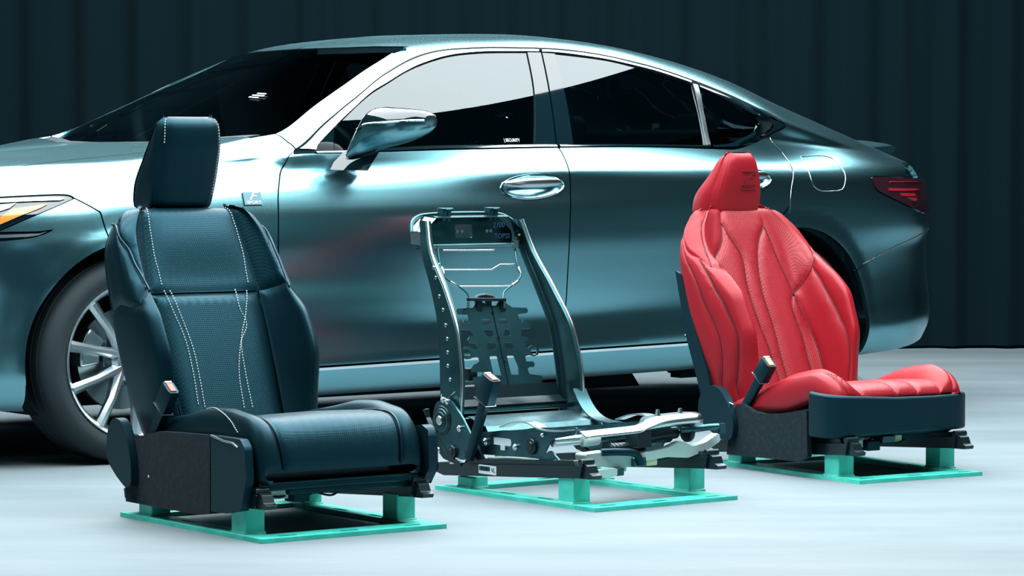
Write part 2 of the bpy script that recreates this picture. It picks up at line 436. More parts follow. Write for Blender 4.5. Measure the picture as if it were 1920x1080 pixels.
def wave_wall(name, x0, x1, y, h, mat_, kind=None):
    V = []; F = []; n = int((x1 - x0) / .03)
    for i in range(n + 1):
        x = x0 + (x1 - x0) * i / n; d = .022 * sin(x * 21 + 1.3 * sin(x * 3.1)) + .010 * sin(x * 47 + 2 * sin(x * 1.7))
        V += [(x, y + d * 1.2, 0.012 + .004 * sin(x * 3)), (x, y + d, h)]
    for i in range(n): F.append((2 * i, 2 * i + 2, 2 * i + 3, 2 * i + 1))
    o = mesh_obj(name, V, F, mat_, smooth=True)
    return o
cur = wave_wall('curtain', -7, 8, 16.15, 5.5, CURT); tag(cur, 'black pleated curtain hanging across the back behind the car', 'curtain')
for nm, V in (('wall_left', [(-7, 1, 0), (-7, 19, 0), (-7, 19, 5.5), (-7, 1, 5.5)]), ('wall_right', [(8, 1, 0), (8, 19, 0), (8, 19, 5.5), (8, 1, 5.5)]),
              ('wall_back', [(-7, 19, 0), (8, 19, 0), (8, 19, 5.5), (-7, 19, 5.5)])):
    tag(mesh_obj(nm, V, [(0, 1, 2, 3)], mat('studio_' + nm, (.010, .03, .036), .8)), kind='structure')

# ------------------------------------------------------------------ car: one smooth body surface, cut into panels
TH = .656
CF = Frame((-1.767, 10.858, 0), (cos(TH), sin(TH), 0), (sin(TH), -cos(TH), 0))   # x rearwards from front axle, y to the near side
XF, XR, NF, NR_ = -.95, 4.00, 2.6, 2.7
def plan_x():
    xs = [np.linspace(.0, 3.1, 260)]; sc = [np.ones(260)]
    def end(x0, L, n, N=110):
        t = np.linspace(0, 1, 4000)[1:]; x = L * t; y = (1 - t ** n) ** (1 / n) * .9; arc = np.concatenate([[0], np.cumsum(np.hypot(np.diff(np.r_[0, x]), np.diff(np.r_[.9, y])))])[1:]
        q = np.linspace(arc[0], arc[-1], N); return np.interp(q, arc, x), np.interp(q, arc, y) / .9, q
    xr, yr, qr = end(3.1, XR - 3.1, NR_); xf, yf, qf = end(0, -XF, NF)
    X = np.r_[-xf[::-1][:-1], xs[0], 3.1 + xr[1:]]; Y = np.r_[yf[::-1][:-1], sc[0], yr[1:]]
    a = np.r_[0, np.cumsum(np.hypot(np.diff(X), .9 * np.diff(Y)))]; a -= np.interp(0, X, a)
    g = np.linspace(a[0], a[-1], 460); return g, np.interp(g, a, X), np.interp(g, a, Y)
A_, X_, YS_ = plan_x()
def T2(*rows):
    r = np.array(rows); return lambda x: np.stack([pchip(r[:, 0], r[:, 1], x), pchip(r[:, 0], r[:, 2], x)], -1)   # x -> (y, z)
def blend(x, a, b): return np.clip((x - a) / (b - a), 0, 1) ** 2 * (3 - 2 * np.clip((x - a) / (b - a), 0, 1))
rocker = lambda x: .008 * (x - .7) * blend(x, -.2, .2)
ROWS = [
 T2((-.95, .80, .20), (0, .84, .17), (.5, .85, .178), (2.4, .85, .200), (3.1, .86, .215), (3.5, .88, .235), (4, .86, .30)),
 T2((-.95, .83, .23), (0, .875, .195), (.5, .885, .20), (2.4, .885, .222), (3.1, .885, .235), (3.5, .90, .26), (4, .89, .33)),
 T2((-.95, .86, .27), (0, .905, .245), (.5, .912, .25), (2.4, .912, .275), (3.1, .905, .28), (3.5, .925, .31), (4, .92, .36)),
 T2((-.95, .87, .30), (0, .918, .29), (.5, .922, .295), (2.4, .922, .318), (3.1, .915, .32), (3.5, .930, .35), (4, .93, .40)),
 T2((-.95, .875, .36), (0, .915, .35), (.5, .913, .352), (1.6, .910, .355), (2.4, .918, .370), (3.1, .918, .37), (3.5, .92, .40), (4, .925, .45)),
 T2((-.95, .88, .42), (0, .912, .42), (.5, .905, .42), (1.6, .901, .42), (2.4, .912, .44), (3.1, .918, .43), (3.5, .905, .46), (4, .91, .52)),
 T2((-.95, .885, .50), (0, .914, .50), (.5, .909, .50), (1.6, .912, .50), (2.4, .915, .52), (3.1, .920, .50), (3.5, .90, .54), (4, .90, .60)),
 T2((-.95, .885, .60), (0, .925, .60), (.5, .923, .60), (1.6, .924, .61), (2.4, .922, .62), (3.1, .926, .61), (3.5, .905, .64), (4, .90, .67)),
 T2((-.95, .88, .68), (0, .926, .70), (.5, .929, .70), (1.6, .931, .71), (2.4, .929, .72), (3.1, .936, .72), (3.5, .93, .72), (4, .92, .74)),
 T2((-.95, .87, .72), (0, .917, .77), (.5, .923, .78), (1.6, .929, .80), (2.4, .930, .81), (3.1, .938, .81), (3.5, .935, .79), (4, .92, .79)),
 T2((-.95, .85, .76), (0, .900, .84), (.5, .900, .86), (1.6, .911, .870), (2.4, .924, .885), (3.1, .925, .885), (3.5, .920, .86), (4, .90, .84)),
 T2((-.95, .82, .79), (0, .872, .893), (.5, .876, .912), (1.2, .882, .922), (1.8, .908, .935), (2.4, .908, .935), (3.1, .905, .930), (3.5, .900, .920), (3.8, .88, .91), (4, .87, .89)),
 T2((-.95, .79, .81), (0, .856, .922), (.5, .851, .948), (1.2, .862, .960), (1.8, .882, .967), (2.4, .880, .968), (3.1, .860, .972), (3.5, .865, .955), (3.8, .86, .93), (4, .86, .905)),
 T2((-.95, .76, .825), (0, .833, .943), (.5, .830, .975), (.62, .845, .993), (1.2, .842, 1.008), (1.8, .842, 1.018), (2.4, .842, 1.024), (2.75, .835, 1.028), (3.1, .815, 1.015), (3.5, .82, .978), (3.8, .82, .948), (4, .84, .915)),
 T2((-.95, .73, .835), (0, .815, .962), (.5, .825, .993), (.62, .832, 1.008), (.80, .824, 1.048), (1.1, .798, 1.12), (1.5, .764, 1.193), (2.1, .758, 1.205), (2.5, .783, 1.150), (2.75, .808, 1.09), (3.1, .79, 1.045), (3.5, .79, .993), (3.8, .79, .957), (4, .82, .923)),
 T2((-.95, .70, .845), (0, .79, .972), (.5, .80, 1.010), (.612, .812, 1.024), (.768, .800, 1.091), (.935, .765, 1.174), (1.102, .733, 1.251), (1.265, .697, 1.310), (1.451, .668, 1.361), (1.652, .655, 1.381), (1.849, .653, 1.385), (2.066, .661, 1.369), (2.305, .684, 1.334), (2.533, .726, 1.267), (2.756, .778, 1.182), (2.909, .805, 1.122), (3.1, .79, 1.075), (3.3, .775, 1.035), (3.5, .765, 1.003), (3.8, .76, .963), (4, .79, .93)),
 T2((-.95, .66, .852), (-.4, .70, .958), (0, .745, .982), (.2, .758, 1.0), (.45, .770, 1.043), (.605, .752, 1.073), (.653, .745, 1.082), (.872, .678, 1.178), (1.016, .632, 1.245), (1.166, .585, 1.318), (1.352, .54, 1.388), (1.6, .55, 1.418), (1.9, .56, 1.427), (2.2, .57, 1.410), (2.5, .585, 1.363), (2.8, .61, 1.285), (3.05, .62, 1.195), (3.3, .64, 1.110), (3.5, .66, 1.045), (3.7, .67, 1.0), (4, .70, .945)),
 T2((-.95, .40, .865), (-.4, .42, .985), (0, .44, 1.002), (.3, .45, 1.026), (.5, .46, 1.055), (.605, .46, 1.088), (.653, .45, 1.104), (.872, .42, 1.206), (1.016, .40, 1.272), (1.166, .38, 1.342), (1.29, .37, 1.391), (1.352, .37, 1.408), (1.6, .37, 1.438), (1.9, .37, 1.448), (2.2, .38, 1.432), (2.5, .39, 1.388), (2.8, .40, 1.315), (3.05, .41, 1.228), (3.3, .42, 1.130), (3.45, .42, 1.075), (3.6, .42, 1.045), (4, .42, .965)),
 T2((-.95, 0, .87), (-.4, 0, .992), (0, 0, 1.012), (.3, 0, 1.036), (.46, 0, 1.050), (.5, 0, 1.055), (.605, 0, 1.105), (.872, 0, 1.228), (1.016, 0, 1.296), (1.166, 0, 1.362), (1.24, 0, 1.394), (1.352, 0, 1.418), (1.6, 0, 1.447), (1.9, 0, 1.456), (2.2, 0, 1.441), (2.5, 0, 1.398), (2.8, 0, 1.326), (3.05, 0, 1.238), (3.3, 0, 1.138), (3.45, 0, 1.082), (3.6, 0, 1.053), (4, 0, .970)),
]
def near_edge(x):
    a, b = ROWS[16](x), ROWS[17](x); return a * .84 + b * .16 + np.stack([0 * x, .001 + 0 * x], -1)
def car_surface():
    rows_ = ROWS[:17] + [near_edge] + ROWS[17:]
    R = np.stack([r(X_) for r in rows_], 1)                       # station, row, (y,z)
    R[:, :, 0] *= YS_[:, None]
    # row parameter = mean distance along the section in the cabin
    ref = R[int(np.argmin(abs(X_ - 1.45)))]; d = np.r_[0, np.cumsum(np.hypot(*np.diff(ref, axis=0).T))]
    bb = np.linspace(0, d[-1], 360)
    P = np.zeros((len(A_), len(bb), 3)); P[..., 0] = X_[:, None]
    for i in range(len(A_)):
        P[i, :, 1] = pchip(d, R[i, :, 0], bb); P[i, :, 2] = pchip(d, R[i, :, 1], bb)
    P[..., 1:] = smooth_ax(smooth_ax(P[..., 1:], 2.2, 1), 2.5, 0)
    P[:, -1, 1] = 0
    # wheel-arch flares: a flat band turned slightly in around each opening
    for cx, amp in ((0, -.006), (2.87, -.010)):
        r = np.hypot(P[..., 0] - cx, P[..., 2] - .335); k = 1 - np.clip((r - .385) / .075, 0, 1); k = k * k * (3 - 2 * k)
        P[..., 1] -= amp * k * (P[..., 1] > .6) * (P[..., 2] < .95)
    return Surf(P, A_, bb, CF, flip=True), d
CS, VROW = car_surface()
def glass_surface():
    """side glass: one fair sheet fitted to the body between belt and roof rail"""
    i0, i1 = np.searchsorted(CS.a, [.7, 2.85]); j0, j1 = np.searchsorted(CS.b, [VROW[13], VROW[15]])
    Q = CS.P[i0:i1:4, j0:j1:2].reshape(-1, 3); f = lambda x, z: np.stack([1 + 0 * x, x, x ** 2, x ** 3, z, z * x, z * x * x, z * z], -1)
    X, Z = Q[:, 0] - 1.7, Q[:, 2] - 1.2; c = np.linalg.lstsq(f(X, Z), Q[:, 1], rcond=None)[0]
    print('glass fit', c, np.abs(f(X, Z) @ c - Q[:, 1]).max())
    x, z = np.meshgrid(np.linspace(.55, 3.05, 126), np.linspace(.97, 1.43, 47), indexing='ij'); y = f(x - 1.7, z - 1.2) @ c
    return Surf(np.stack([x, y, z], -1), x[:, 0], z[0], CF, flip=True)
GS = glass_surface()
def px(*pts, kind='px', jb=None, ja=None): return CS.inv(pts, kind, jb=jb, ja=ja)
SIDE = (0, VROW[13])           # below the belt
car_empty = empty('car', CF.M(), 'silver grey four-door sedan parked across the back behind the three seats', 'car'); MIRRORED.add('car')
PA = M['paint']
ENDV = CS.b[-1]
def vrow(s, r): return np.array([[x, VROW[r]] for x in s])
def arch(cx, r, a0, a1, n=40):
    t = np.radians(np.linspace(a0, a1, n)); return px(*[(cx + r * cos(k), .335 + r * sin(k)) for k in t], kind='xz', jb=SIDE)
def cat(*L): return np.vstack(L)
D_px = [(554, 280), (560, 275), (600, 238), (634, 209), (670, 180), (708, 148), (740, 127), (767, 112), (795, 101), (830, 93.5), (875, 90), (930, 88.5), (1012, 90), (1060, 93), (1094, 97), (1150, 107), (1189, 116), (1250, 133), (1296, 149), (1340, 166), (1378, 182), (1420, 202), (1441, 211), (1462, 224), (1472, 232)]
Dl = curve(px(*D_px), .02)
tip = px((1473, 237), (1466, 243), (1441, 255))
# ---- shut lines
doorR = curve(px((1442, 255), (1450, 270), (1466, 287), (1481, 307), (1486.5, 322), (1484, 345), (1481, 372), (1480, 400)), .02)
fuel = curve(px((1500, 293), (1548, 293), (1562, 298), (1573, 310), (1583, 325), (1583, 345), (1578, 355), (1560, 358), (1536, 357), (1525, 349), (1518, 330), (1509, 310), (1500, 293)), .02)[:-1]
tail = curve(px((1633, 331), (1636, 341), (1641.5, 354), (1652, 362), (1682, 376.5), (1711, 391), (1735, 402)), .02)
tail_end = CS.inv([(.55, .80), (.55, .893)], 'yz', ja=(3.6, 9), jb=SIDE)
tail_top = curve(px((1633, 331), (1665, 331.5), (1700, 333)), .02)
bump_line = curve(px((1617, 495), (1660, 472), (1700, 452), (1729, 438), (1741, 428)), .02)
bl_end = CS.inv([(.45, .62), (.0, .62)], 'yz', ja=(3.6, 9), jb=SIDE)
aEnd = CS.a[-1]; aBeg = CS.a[0]
# trunk lid / rear glass lines in top view
UP = (VROW[14], ENDV)
rg_top = CS.inv([(2.72, 0), (2.74, .30), (2.80, .54)], 'xy', jb=UP); rg_side = CS.inv([(2.80, .54), (3.05, .57), (3.30, .60)], 'xy', jb=UP); rg_bot = CS.inv([(3.30, .60), (3.40, .3), (3.43, 0)], 'xy', jb=UP)
tl_side = CS.inv([(3.32, .62), (3.55, .64), (3.75, .63)], 'xy', jb=UP)
hdr = curve(px((765, 87.5), (740, 87), (700, 87), (650, 89)), .02)
hdr = np.vstack([hdr, CS.inv([(1.235, 0)], 'xy', jb=UP)])
Eln = curve(px((515, 251), (560, 222), (615.5, 179), (671, 140), (719, 109), (762, 87)), .02)
cowl = CS.inv([(.60, .72), (.56, .6), (.50, .4), (.475, .2), (.465, 0)], 'xy', jb=UP)
fgap = curve(px((554, 279), (545, 270), (533, 261), (524, 254.5), (515, 251)), .01)
archR_a = arch(2.87, .388, 112, -12)
low_r = CS.inv([(3.262, .235)], 'xz', jb=SIDE)
# body side + roof: from the A-pillar over the roof to the quarter, one pressed piece
i_top = CS.inv([(2.87 + .388 * cos(radians(112)), .335 + .388 * sin(radians(112)))], 'xz', jb=SIDE)
pA = px((1617, 495))
def near_circle(q, cx, r):   # part of arch from 112 deg to the bumper line start
    P = CS.pos(q)[0]; return math.degrees(math.atan2(P[2] - .335, P[0] - cx))
aB = near_circle(pA, 2.87, .388)
body = cat(fgap[::-1][:-1], Dl[1:-1], tip, doorR[1:-1], arch(2.87, .388, 112, aB), bump_line[1:], tail[::-1][:-1], tail_top[1:],
           CS.inv([(3.80, .60), (3.62, .645)], 'xy', jb=(VROW[12], ENDV)), tl_side[::-1][1:], rg_side[::-1][1:-1], rg_top[::-1], hdr[::-1], Eln[::-1][1:-1])
panel('body_side_and_roof', CS, body, PA, car_empty, step=.022, inset=.0026, holes=[fuel], weld_y=True)
panel('fuel_door', CS, fuel, PA, car_empty, step=.022, inset=.0028)
panel('rear_glass', CS, cat(rg_top[:-1], rg_side[:-1], rg_bot), M['glass'], car_empty, step=.03, inset=.003, weld_y=True)
panel('trunk_lid', CS, cat(rg_bot[::-1][:-1], tl_side, CS.inv([(3.80, .58)], 'xy', jb=(VROW[12], ENDV)), CS.inv([(.55, .90), (.55, .80), (.5, .62), (0, .62)], 'yz', ja=(3.6, 9), jb=(0, VROW[13])), np.array([[aEnd, VROW[12]], [aEnd, ENDV]])), PA, car_empty, step=.03, inset=.002, weld_y=True)
panel('rear_bumper', CS, cat(bump_line[:-1], bl_end[:1], np.array([[aEnd, VROW[7]], [aEnd, 0.004]]), np.array([[x, .004] for x in np.linspace(4.3, CS.inv([(3.235, .22)], 'xz', jb=SIDE)[0, 0], 14)]), arch(2.87, .388, -14, aB)), PA, car_empty, step=.025, inset=.0026, weld_y=True)
tl = cat(tail[:-1], CS.inv([(.60, .79), (.60, .89)], 'yz', ja=(3.6, 9), jb=SIDE), CS.inv([(3.86, .905)], 'xz', jb=SIDE), tail_top[::-1][:-1])
tlo = panel('tail_lamp', CS, tl, M['tail_dark'], car_empty, step=.02, inset=.003, lift=.002, mirror=True)
for pts in ([(1665, 353), (1712, 353.5), (1724, 356), (1712, 358), (1666, 358)], [(1686, 362.5), (1713, 362.5), (1716, 368.5), (1690, 368)], [(1700, 370.5), (1717, 371), (1717, 377.5), (1710, 376)], [(1668, 340.5), (1700, 340), (1727, 342), (1700, 341.5), (1668, 342)]):
    panel('lamp_strip', CS, px(*pts), M['red_lens'], tlo[0], step=.02, lift=.005, flange=.004)
# ---- hood, fender, front bumper, windshield
hoodline = curve(px((0, 319), (60, 309), (120, 301), (200, 293), (272, 286), (340, 277), (400, 268.5)), .03)
hl0 = CS.inv([(-.72, .66)], 'xy', jb=UP)
def windshield_surface():
    i0, i1 = np.searchsorted(CS.a, [.66, 1.30]); Q = CS.P[i0:i1:3, np.searchsorted(CS.b, VROW[16]):-1:3].reshape(-1, 3)
    top_ = np.interp(abs(Q[:, 1]), [0, .3, .5], [1.22, 1.25, 1.33]); Q = Q[(Q[:, 0] < top_) & (Q[:, 0] > .70)]
    f = lambda x, y: np.stack([1 + 0 * x, x, x * x, y ** 2, x * y ** 2, y ** 4], -1)
    c = np.linalg.lstsq(f(Q[:, 0] - 1, Q[:, 1]), Q[:, 2], rcond=None)[0]
    x, y = np.meshgrid(np.linspace(.40, 1.48, 90), np.linspace(0, .86, 70), indexing='ij')
    return Surf(np.stack([x, y, f(x - 1, y) @ c], -1), x[:, 0], y[0], CF)
WSS = windshield_surface()
def pwx(*p): return WSS.inv(p, 'px')
h_ = curve(pwx((765, 87.5), (740, 87), (700, 87), (650, 89)), .02); ws = cat(curve(pwx((515, 251), (560, 222), (615.5, 179), (671, 140), (719, 109), (762, 87)), .02)[:-1], h_, [[h_[-1, 0] * .2 + 1.235 * .8, .12], [1.235, 0]], WSS.inv([(.465, 0), (.475, .2), (.50, .4), (.56, .6), (.60, .72)], 'xy'))
panel('windshield', WSS, ws, M['windshield'], car_empty, step=.03, inset=.004, weld_y=True, lift=-.003)
hood_front = CS.inv([(-.86, .35), (-.90, 0)], 'xy', jb=UP)
cw = CS.inv([(.54, .69), (.50, .55), (.45, .4), (.42, .2), (.41, 0)], 'xy', jb=UP)
panel('hood', CS, cat(hoodline[::-1], hl0, hood_front, cw[::-1]), PA, car_empty, step=.03, inset=.002, weld_y=True)
panel('cowl_panel', CS, cat(cw, cowl[::-1]), M['dark'], car_empty, step=.03, inset=.001, weld_y=True, lift=-.006)
fd_front = curve(px((552, 281), (538, 300), (528, 317), (523.5, 340), (522, 400), (521, 500), (521, 600)), .03)
fd_b0 = CS.inv([(.540, .284)], 'xz', jb=SIDE)
headgap = px((139, 372), (188, 398))
aH = near_circle(px((186, 400)), 0, .388)
hl_top = curve(px((0, 369.5), (55.6, 366.7), (119.5, 365), (132, 367), (139, 371.7)), .03)
hl_low = curve(px((139, 371.7), (119.5, 380.6), (55.6, 408), (0, 432)), .03)
fr_hl = CS.inv([(-.60, .80), (-.76, .80)], 'xz', jb=SIDE)
fender = cat(fgap[:-1], px((515, 251), (470, 259)), cw[:1] + [[0, 0]], hoodline[::-1][1:], hl0, CS.inv([(-.73, .80)], 'xz', jb=SIDE), hl_top, headgap[1:], arch(0, .388, aH, -18), CS.inv([(.40, .285)], 'xz', jb=SIDE), fd_b0, fd_front[::-1][:-1])
panel('front_fender', CS, fender, PA, car_empty, step=.024, inset=.0026, mirror=True)
lowf = np.array([[x, .004] for x in np.linspace(CS.inv([(-.36, .19)], 'xz', jb=SIDE)[0, 0], -1.2, 14)])
lowl = curve(px((0, 453), (69, 444.4), (101, 430), (78, 433), (0, 434.7)), .02)
fog = cat(lowl, CS.inv([(-.62, .735), (-.62, .70)], 'xz', jb=SIDE))
grille = CS.inv([(0, .74), (.30, .74), (.42, .56), (.50, .26), (0, .26)], 'yz', ja=(-9, -.3), jb=SIDE)
grille[0, 0] = grille[-1, 0] = aBeg
fb = cat(hl_low[:1], headgap[1:], arch(0, .388, aH, 202), lowf, np.array([[aBeg, .004]]), grille[::-1], np.array([[aBeg, VROW[12]]]), CS.inv([(-.74, .80)], 'xz', jb=SIDE), CS.inv([(-.72, .72)], 'xz', jb=SIDE), hl_low[::-1][:-1])
panel('front_bumper', CS, fb, PA, car_empty, step=.024, inset=.0026, holes=[fog], weld_y=True)
panel('grille', CS, np.vstack([grille, ]), M['dark'], car_empty, step=.03, inset=.002, weld_y=True, lift=-.02)
hlo = panel('headlamp', CS, cat(hl_top[:-1], hl_low, CS.inv([(-.70, .735), (-.70, .79)], 'xz', jb=SIDE)), M['gloss_black'], car_empty, step=.02, inset=.002, lift=-.004, mirror=True)
for h in hlo[:1]:
    panel('amber_reflector', CS, px((0, 407), (25, 391), (69, 385.2), (89, 382.5), (78, 389), (36, 405.5), (0, 421)), M['amber'], h, step=.015, lift=.001, flange=.003)
    panel('light_strip', CS, px((0, 373.5), (55, 371), (112, 370), (122, 372.5), (112, 375.5), (60, 377), (0, 380)), M['chrome'], h, step=.015, lift=.001, flange=.003)
    panel('lamp_reflector', CS, px((0, 384), (30, 381), (18, 390), (0, 396)), M['lamp'], h, step=.015, lift=.001, flange=.003)
panel('air_vent', CS, fog, M['gloss_black'], car_empty, step=.02, inset=.002, lift=-.012, mirror=True)
panel('vent_trim', CS, px((0, 440), (74, 437.5), (90, 433.5), (72, 441), (50, 444), (0, 446)), M['satin'], car_empty, step=.015, lift=-.002, flange=.006)
# ---- doors
fd_rear = curve(px((1045.5, 274), (1052, 284), (1061, 302), (1067, 320), (1069.5, 350), (1069.5, 400), (1067.5, 460), (1064, 520), (1060.5, 575), (1060, 610), (1060, 640)), .03)
fd_b1 = CS.inv([(CS.pos(fd_rear[-1])[0][0] + .0, .302)], 'xz', jb=SIDE)
sill = lambda x: .284 + (x - .54) * .0145
beltF = curve(px((552, 289.5), (620, 287.5), (700, 284.8), (800, 281.5), (920, 278.5), (1045, 276)), .03)
handle_f = px(*[(998 + 59 * cos(t), 350 + 22.5 * sin(t) - 3 * cos(t)) for t in np.linspace(0, 2 * pi, 40, endpoint=False)])
fdoor = cat(beltF, fd_rear[1:], CS.inv([(x, sill(x)) for x in np.linspace(CS.pos(fd_rear[-1])[0][0], .541, 20)], 'xz', jb=SIDE), fd_front[::-1][:-1])
FD = panel('front_door', CS, fdoor, PA, car_empty, step=.024, inset=.0026, holes=[handle_f], mirror=True)
rd_front = fd_rear
beltR = curve(px((1049, 276), (1120, 275.2), (1200, 275), (1280, 276.5), (1340, 278.5), (1385, 278), (1415, 268), (1440, 256)), .03)
arc_d = arch(2.87, .388, 112, 150); xr0 = CS.pos(arc_d[-1])[0]
rdoor = cat(beltR[:-1], doorR[:-1], arc_d, CS.inv([(2.50, .45), (2.44, sill(2.44))], 'xz', jb=SIDE), CS.inv([(x, sill(x)) for x in np.linspace(2.42, CS.pos(rd_front[-1])[0][0] + .003, 12)], 'xz', jb=SIDE), rd_front[::-1][:-1] + [0.0, 0])
handle_r = px(*[(1390 + 55 * cos(t), 337 + 21 * sin(t)) for t in np.linspace(0, 2 * pi, 36, endpoint=False)])
RD = panel('rear_door', CS, rdoor, PA, car_empty, step=.024, inset=.0026, holes=[handle_r], mirror=True)
# rear sill end / dogleg and rocker
rk = cat(CS.inv([(x, sill(x) - .012) for x in np.linspace(.42, 2.46, 24)], 'xz', jb=SIDE), CS.inv([(2.50, .40)], 'xz', jb=SIDE), arch(2.87, .388, 170, 190, 6), np.array([[x, .004] for x in np.linspace(2.47, .385, 24)]), arch(0, .388, -22, -12, 5))
panel('rocker_panel', CS, rk, PA, car_empty, step=.03, inset=.001, mirror=True)
st = cat(CS.inv([(x, sill(x) - .004) for x in np.linspace(.45, 2.45, 30)], 'xz', jb=SIDE), CS.inv([(x, sill(x) - .013) for x in np.linspace(2.45, .45, 30)], 'xz', jb=SIDE))
panel('sill_trim', CS, st, M['chrome'], car_empty, step=.03, lift=.003, flange=.01, mirror=True)
# ---- glass, frames, trims of the doors
def strip(a, b): return cat(curve(px(*a), .02), curve(px(*b), .02)[::-1])
FDo, RDo = FD[0], RD[0]
for k, (DF, DR) in enumerate(((FD[0], RD[0]), (FD[1], RD[1]))):
    pass
def pg(*pts): return GS.inv(pts, 'px')
def two(name, loop, m, parents, S=None, **kw):
    r = panel(name, S or CS, loop, m, parents[0], mirror=True, **kw); r[1].parent = parents[1]; return r
gF = [(628.5, 240), (671, 198), (700, 173.5), (726.7, 157), (755, 139), (782, 125.5), (838, 107), (893, 100), (940, 98.5), (986, 98.5)]
loopgF = cat(curve(pg((628.5, 282), (628.5, 240)), .05), curve(pg(*gF), .02), curve(pg((988, 98.5), (1001, 168), (1002, 271)), .05), curve(pg((1002, 271), (900, 271.8), (782, 273.7), (700, 279), (628.5, 282)), .03)[1:-1])
two('front_window', loopgF, M['glass'], FD, step=.03, lift=-.005, flange=.008, S=GS)
two('mirror_base_panel', pg((594, 281.5), (601, 266), (614, 250), (627, 240.5), (627, 282)), M['gloss_black'], FD, step=.02, lift=-.004, flange=.006, S=GS)
two('window_surround', strip([(562, 279), (600, 243), (634, 213), (670, 184), (708, 152), (740, 131), (767, 116.2), (795, 105.2), (830, 97.2), (875, 93.8), (930, 92.2), (1010, 93.6)],
    [(592, 281), (598, 268), (627, 237), (669, 197), (698, 172), (725, 155.5), (754, 137.5), (781, 123.5), (837, 105), (892, 97.8), (940, 96.4), (1010, 97)]), M['satin'], FD, step=.02, lift=.003, flange=.012)
two('belt_moulding', strip([(592, 284.5), (629, 283.5), (700, 280.5), (782, 275), (900, 273), (1042, 272.3)], [(594, 287.5), (640, 286.5), (700, 284), (800, 280.5), (920, 277.5), (1044, 275.3)]), M['chrome'], FD, step=.02, lift=.005, flange=.014)
two('pillar_cover', cat(curve(pg((989, 98), (1014, 98.5)), .03), curve(pg((1014, 98.5), (1030, 179), (1042, 271)), .03), curve(pg((1042, 271), (1003, 270.5)), .03), curve(pg((1003, 270.5), (1002, 168), (989, 98)), .03)), M['gloss_black'], FD, step=.02, lift=0, flange=.01, S=GS)
two('pillar_cover', cat(curve(pg((1017, 99), (1040, 100.5)), .03), curve(pg((1040, 100.5), (1060, 179), (1075, 270.5)), .03), curve(pg((1075, 270.5), (1045, 271)), .03), curve(pg((1045, 271), (1033, 179), (1017, 99)), .03)), M['gloss_black'], RD, step=.02, lift=0, flange=.01, S=GS)
gR = cat(curve(pg((1041.5, 101), (1094, 107), (1141.7, 114), (1185.8, 124.5), (1252, 142.5), (1296, 157)), .02), curve(pg((1297.5, 157.6), (1312, 215), (1324, 272)), .05), curve(pg((1324, 272), (1200, 271), (1077, 271)), .05), curve(pg((1076, 271), (1060, 179), (1041.5, 101)), .05)[1:-1])
two('rear_window', gR, M['glass'], RD, step=.03, lift=-.005, flange=.008, S=GS)
two('window_surround', strip([(1016, 93.8), (1060, 96.5), (1094, 100.3), (1150, 110), (1189, 119.5), (1250, 136.5), (1296, 152.5)], [(1016, 97.2), (1060, 100), (1094, 104.5), (1141, 112), (1186, 122), (1252, 140), (1296, 155)]), M['satin'], RD, step=.02, lift=.003, flange=.012)
two('window_divider', px((1298.5, 158), (1307, 160), (1331.5, 272), (1326, 272)), M['satin'], RD, step=.02, lift=.004, flange=.012)
qg = cat(curve(pg((1310, 162), (1346, 178), (1378, 194), (1406, 217.4), (1422, 231.6)), .02), curve(pg((1422, 231.6), (1415, 242), (1400, 254), (1378, 264.7), (1356, 270), (1331.5, 270.5)), .02)[1:], pg((1320, 215)))
two('quarter_window', qg, M['glass'], RD, step=.025, lift=-.005, flange=.008, S=GS)
bl = [(1335, 272.3), (1360, 273), (1385, 270), (1405, 262), (1424, 250), (1436, 240), (1441, 232), (1436, 224)]
two('chrome_corner', cat(curve(px((1422, 231.6), (1415, 242.5), (1400, 255.5), (1378, 266.5), (1356, 271.5), (1335, 272.3)), .02), curve(px((1337, 276), (1362, 276), (1388, 273), (1410, 264), (1430, 252), (1443, 240), (1446, 230), (1440, 222), (1425, 212)), .02), px((1416, 222))), M['chrome'], RD, step=.02, lift=.004, flange=.012, bulge=.006, pr=.01)
two('belt_moulding', strip([(1048, 272), (1120, 271.8), (1200, 272), (1330, 273.2)], [(1050, 275.2), (1120, 274.8), (1200, 274.6), (1330, 276)]), M['chrome'], RD, step=.02, lift=.005, flange=.014)
two('quarter_trim', cat(curve(px((1312, 160), (1346, 173), (1378, 188), (1410, 206), (1432, 218), (1448, 224), (1462, 229), (1470, 234)), .02), curve(px((1470, 236), (1455, 245), (1430, 258), (1450, 240), (1447, 230), (1438, 221), (1410, 212), (1378, 192), (1346, 177), (1312, 162.5)), .02)), M['gloss_black'], RD, step=.02, lift=.001, flange=.01)
sealp = [(x, y) for x, y in D_px[1:-1]]
panel('roof_seal', CS, cat(curve(px(*[(x, y - .6) for x, y in sealp]), .02), curve(px(*[(x, y + (3.6 if x > 640 else 4.4)) for x, y in sealp]), .02)[::-1]), M['blackout'], car_empty, step=.02, lift=.0006, flange=0, mirror=True)
for nm, L_ in (('edge_highlight', doorR[1:]), ('edge_highlight', cat(fuel, fuel[:1])), ('edge_highlight', bump_line)):  # highlights along the panel edges, modelled as thin tubes of brighter satin metal
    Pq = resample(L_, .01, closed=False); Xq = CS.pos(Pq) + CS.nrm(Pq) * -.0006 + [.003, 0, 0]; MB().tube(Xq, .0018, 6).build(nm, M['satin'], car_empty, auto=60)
# little printed marks on the glass
def decal(name, pts, m, parent, lift=.001): return panel(name, CS, px(*pts), m, parent, step=.02, lift=lift, flange=0)
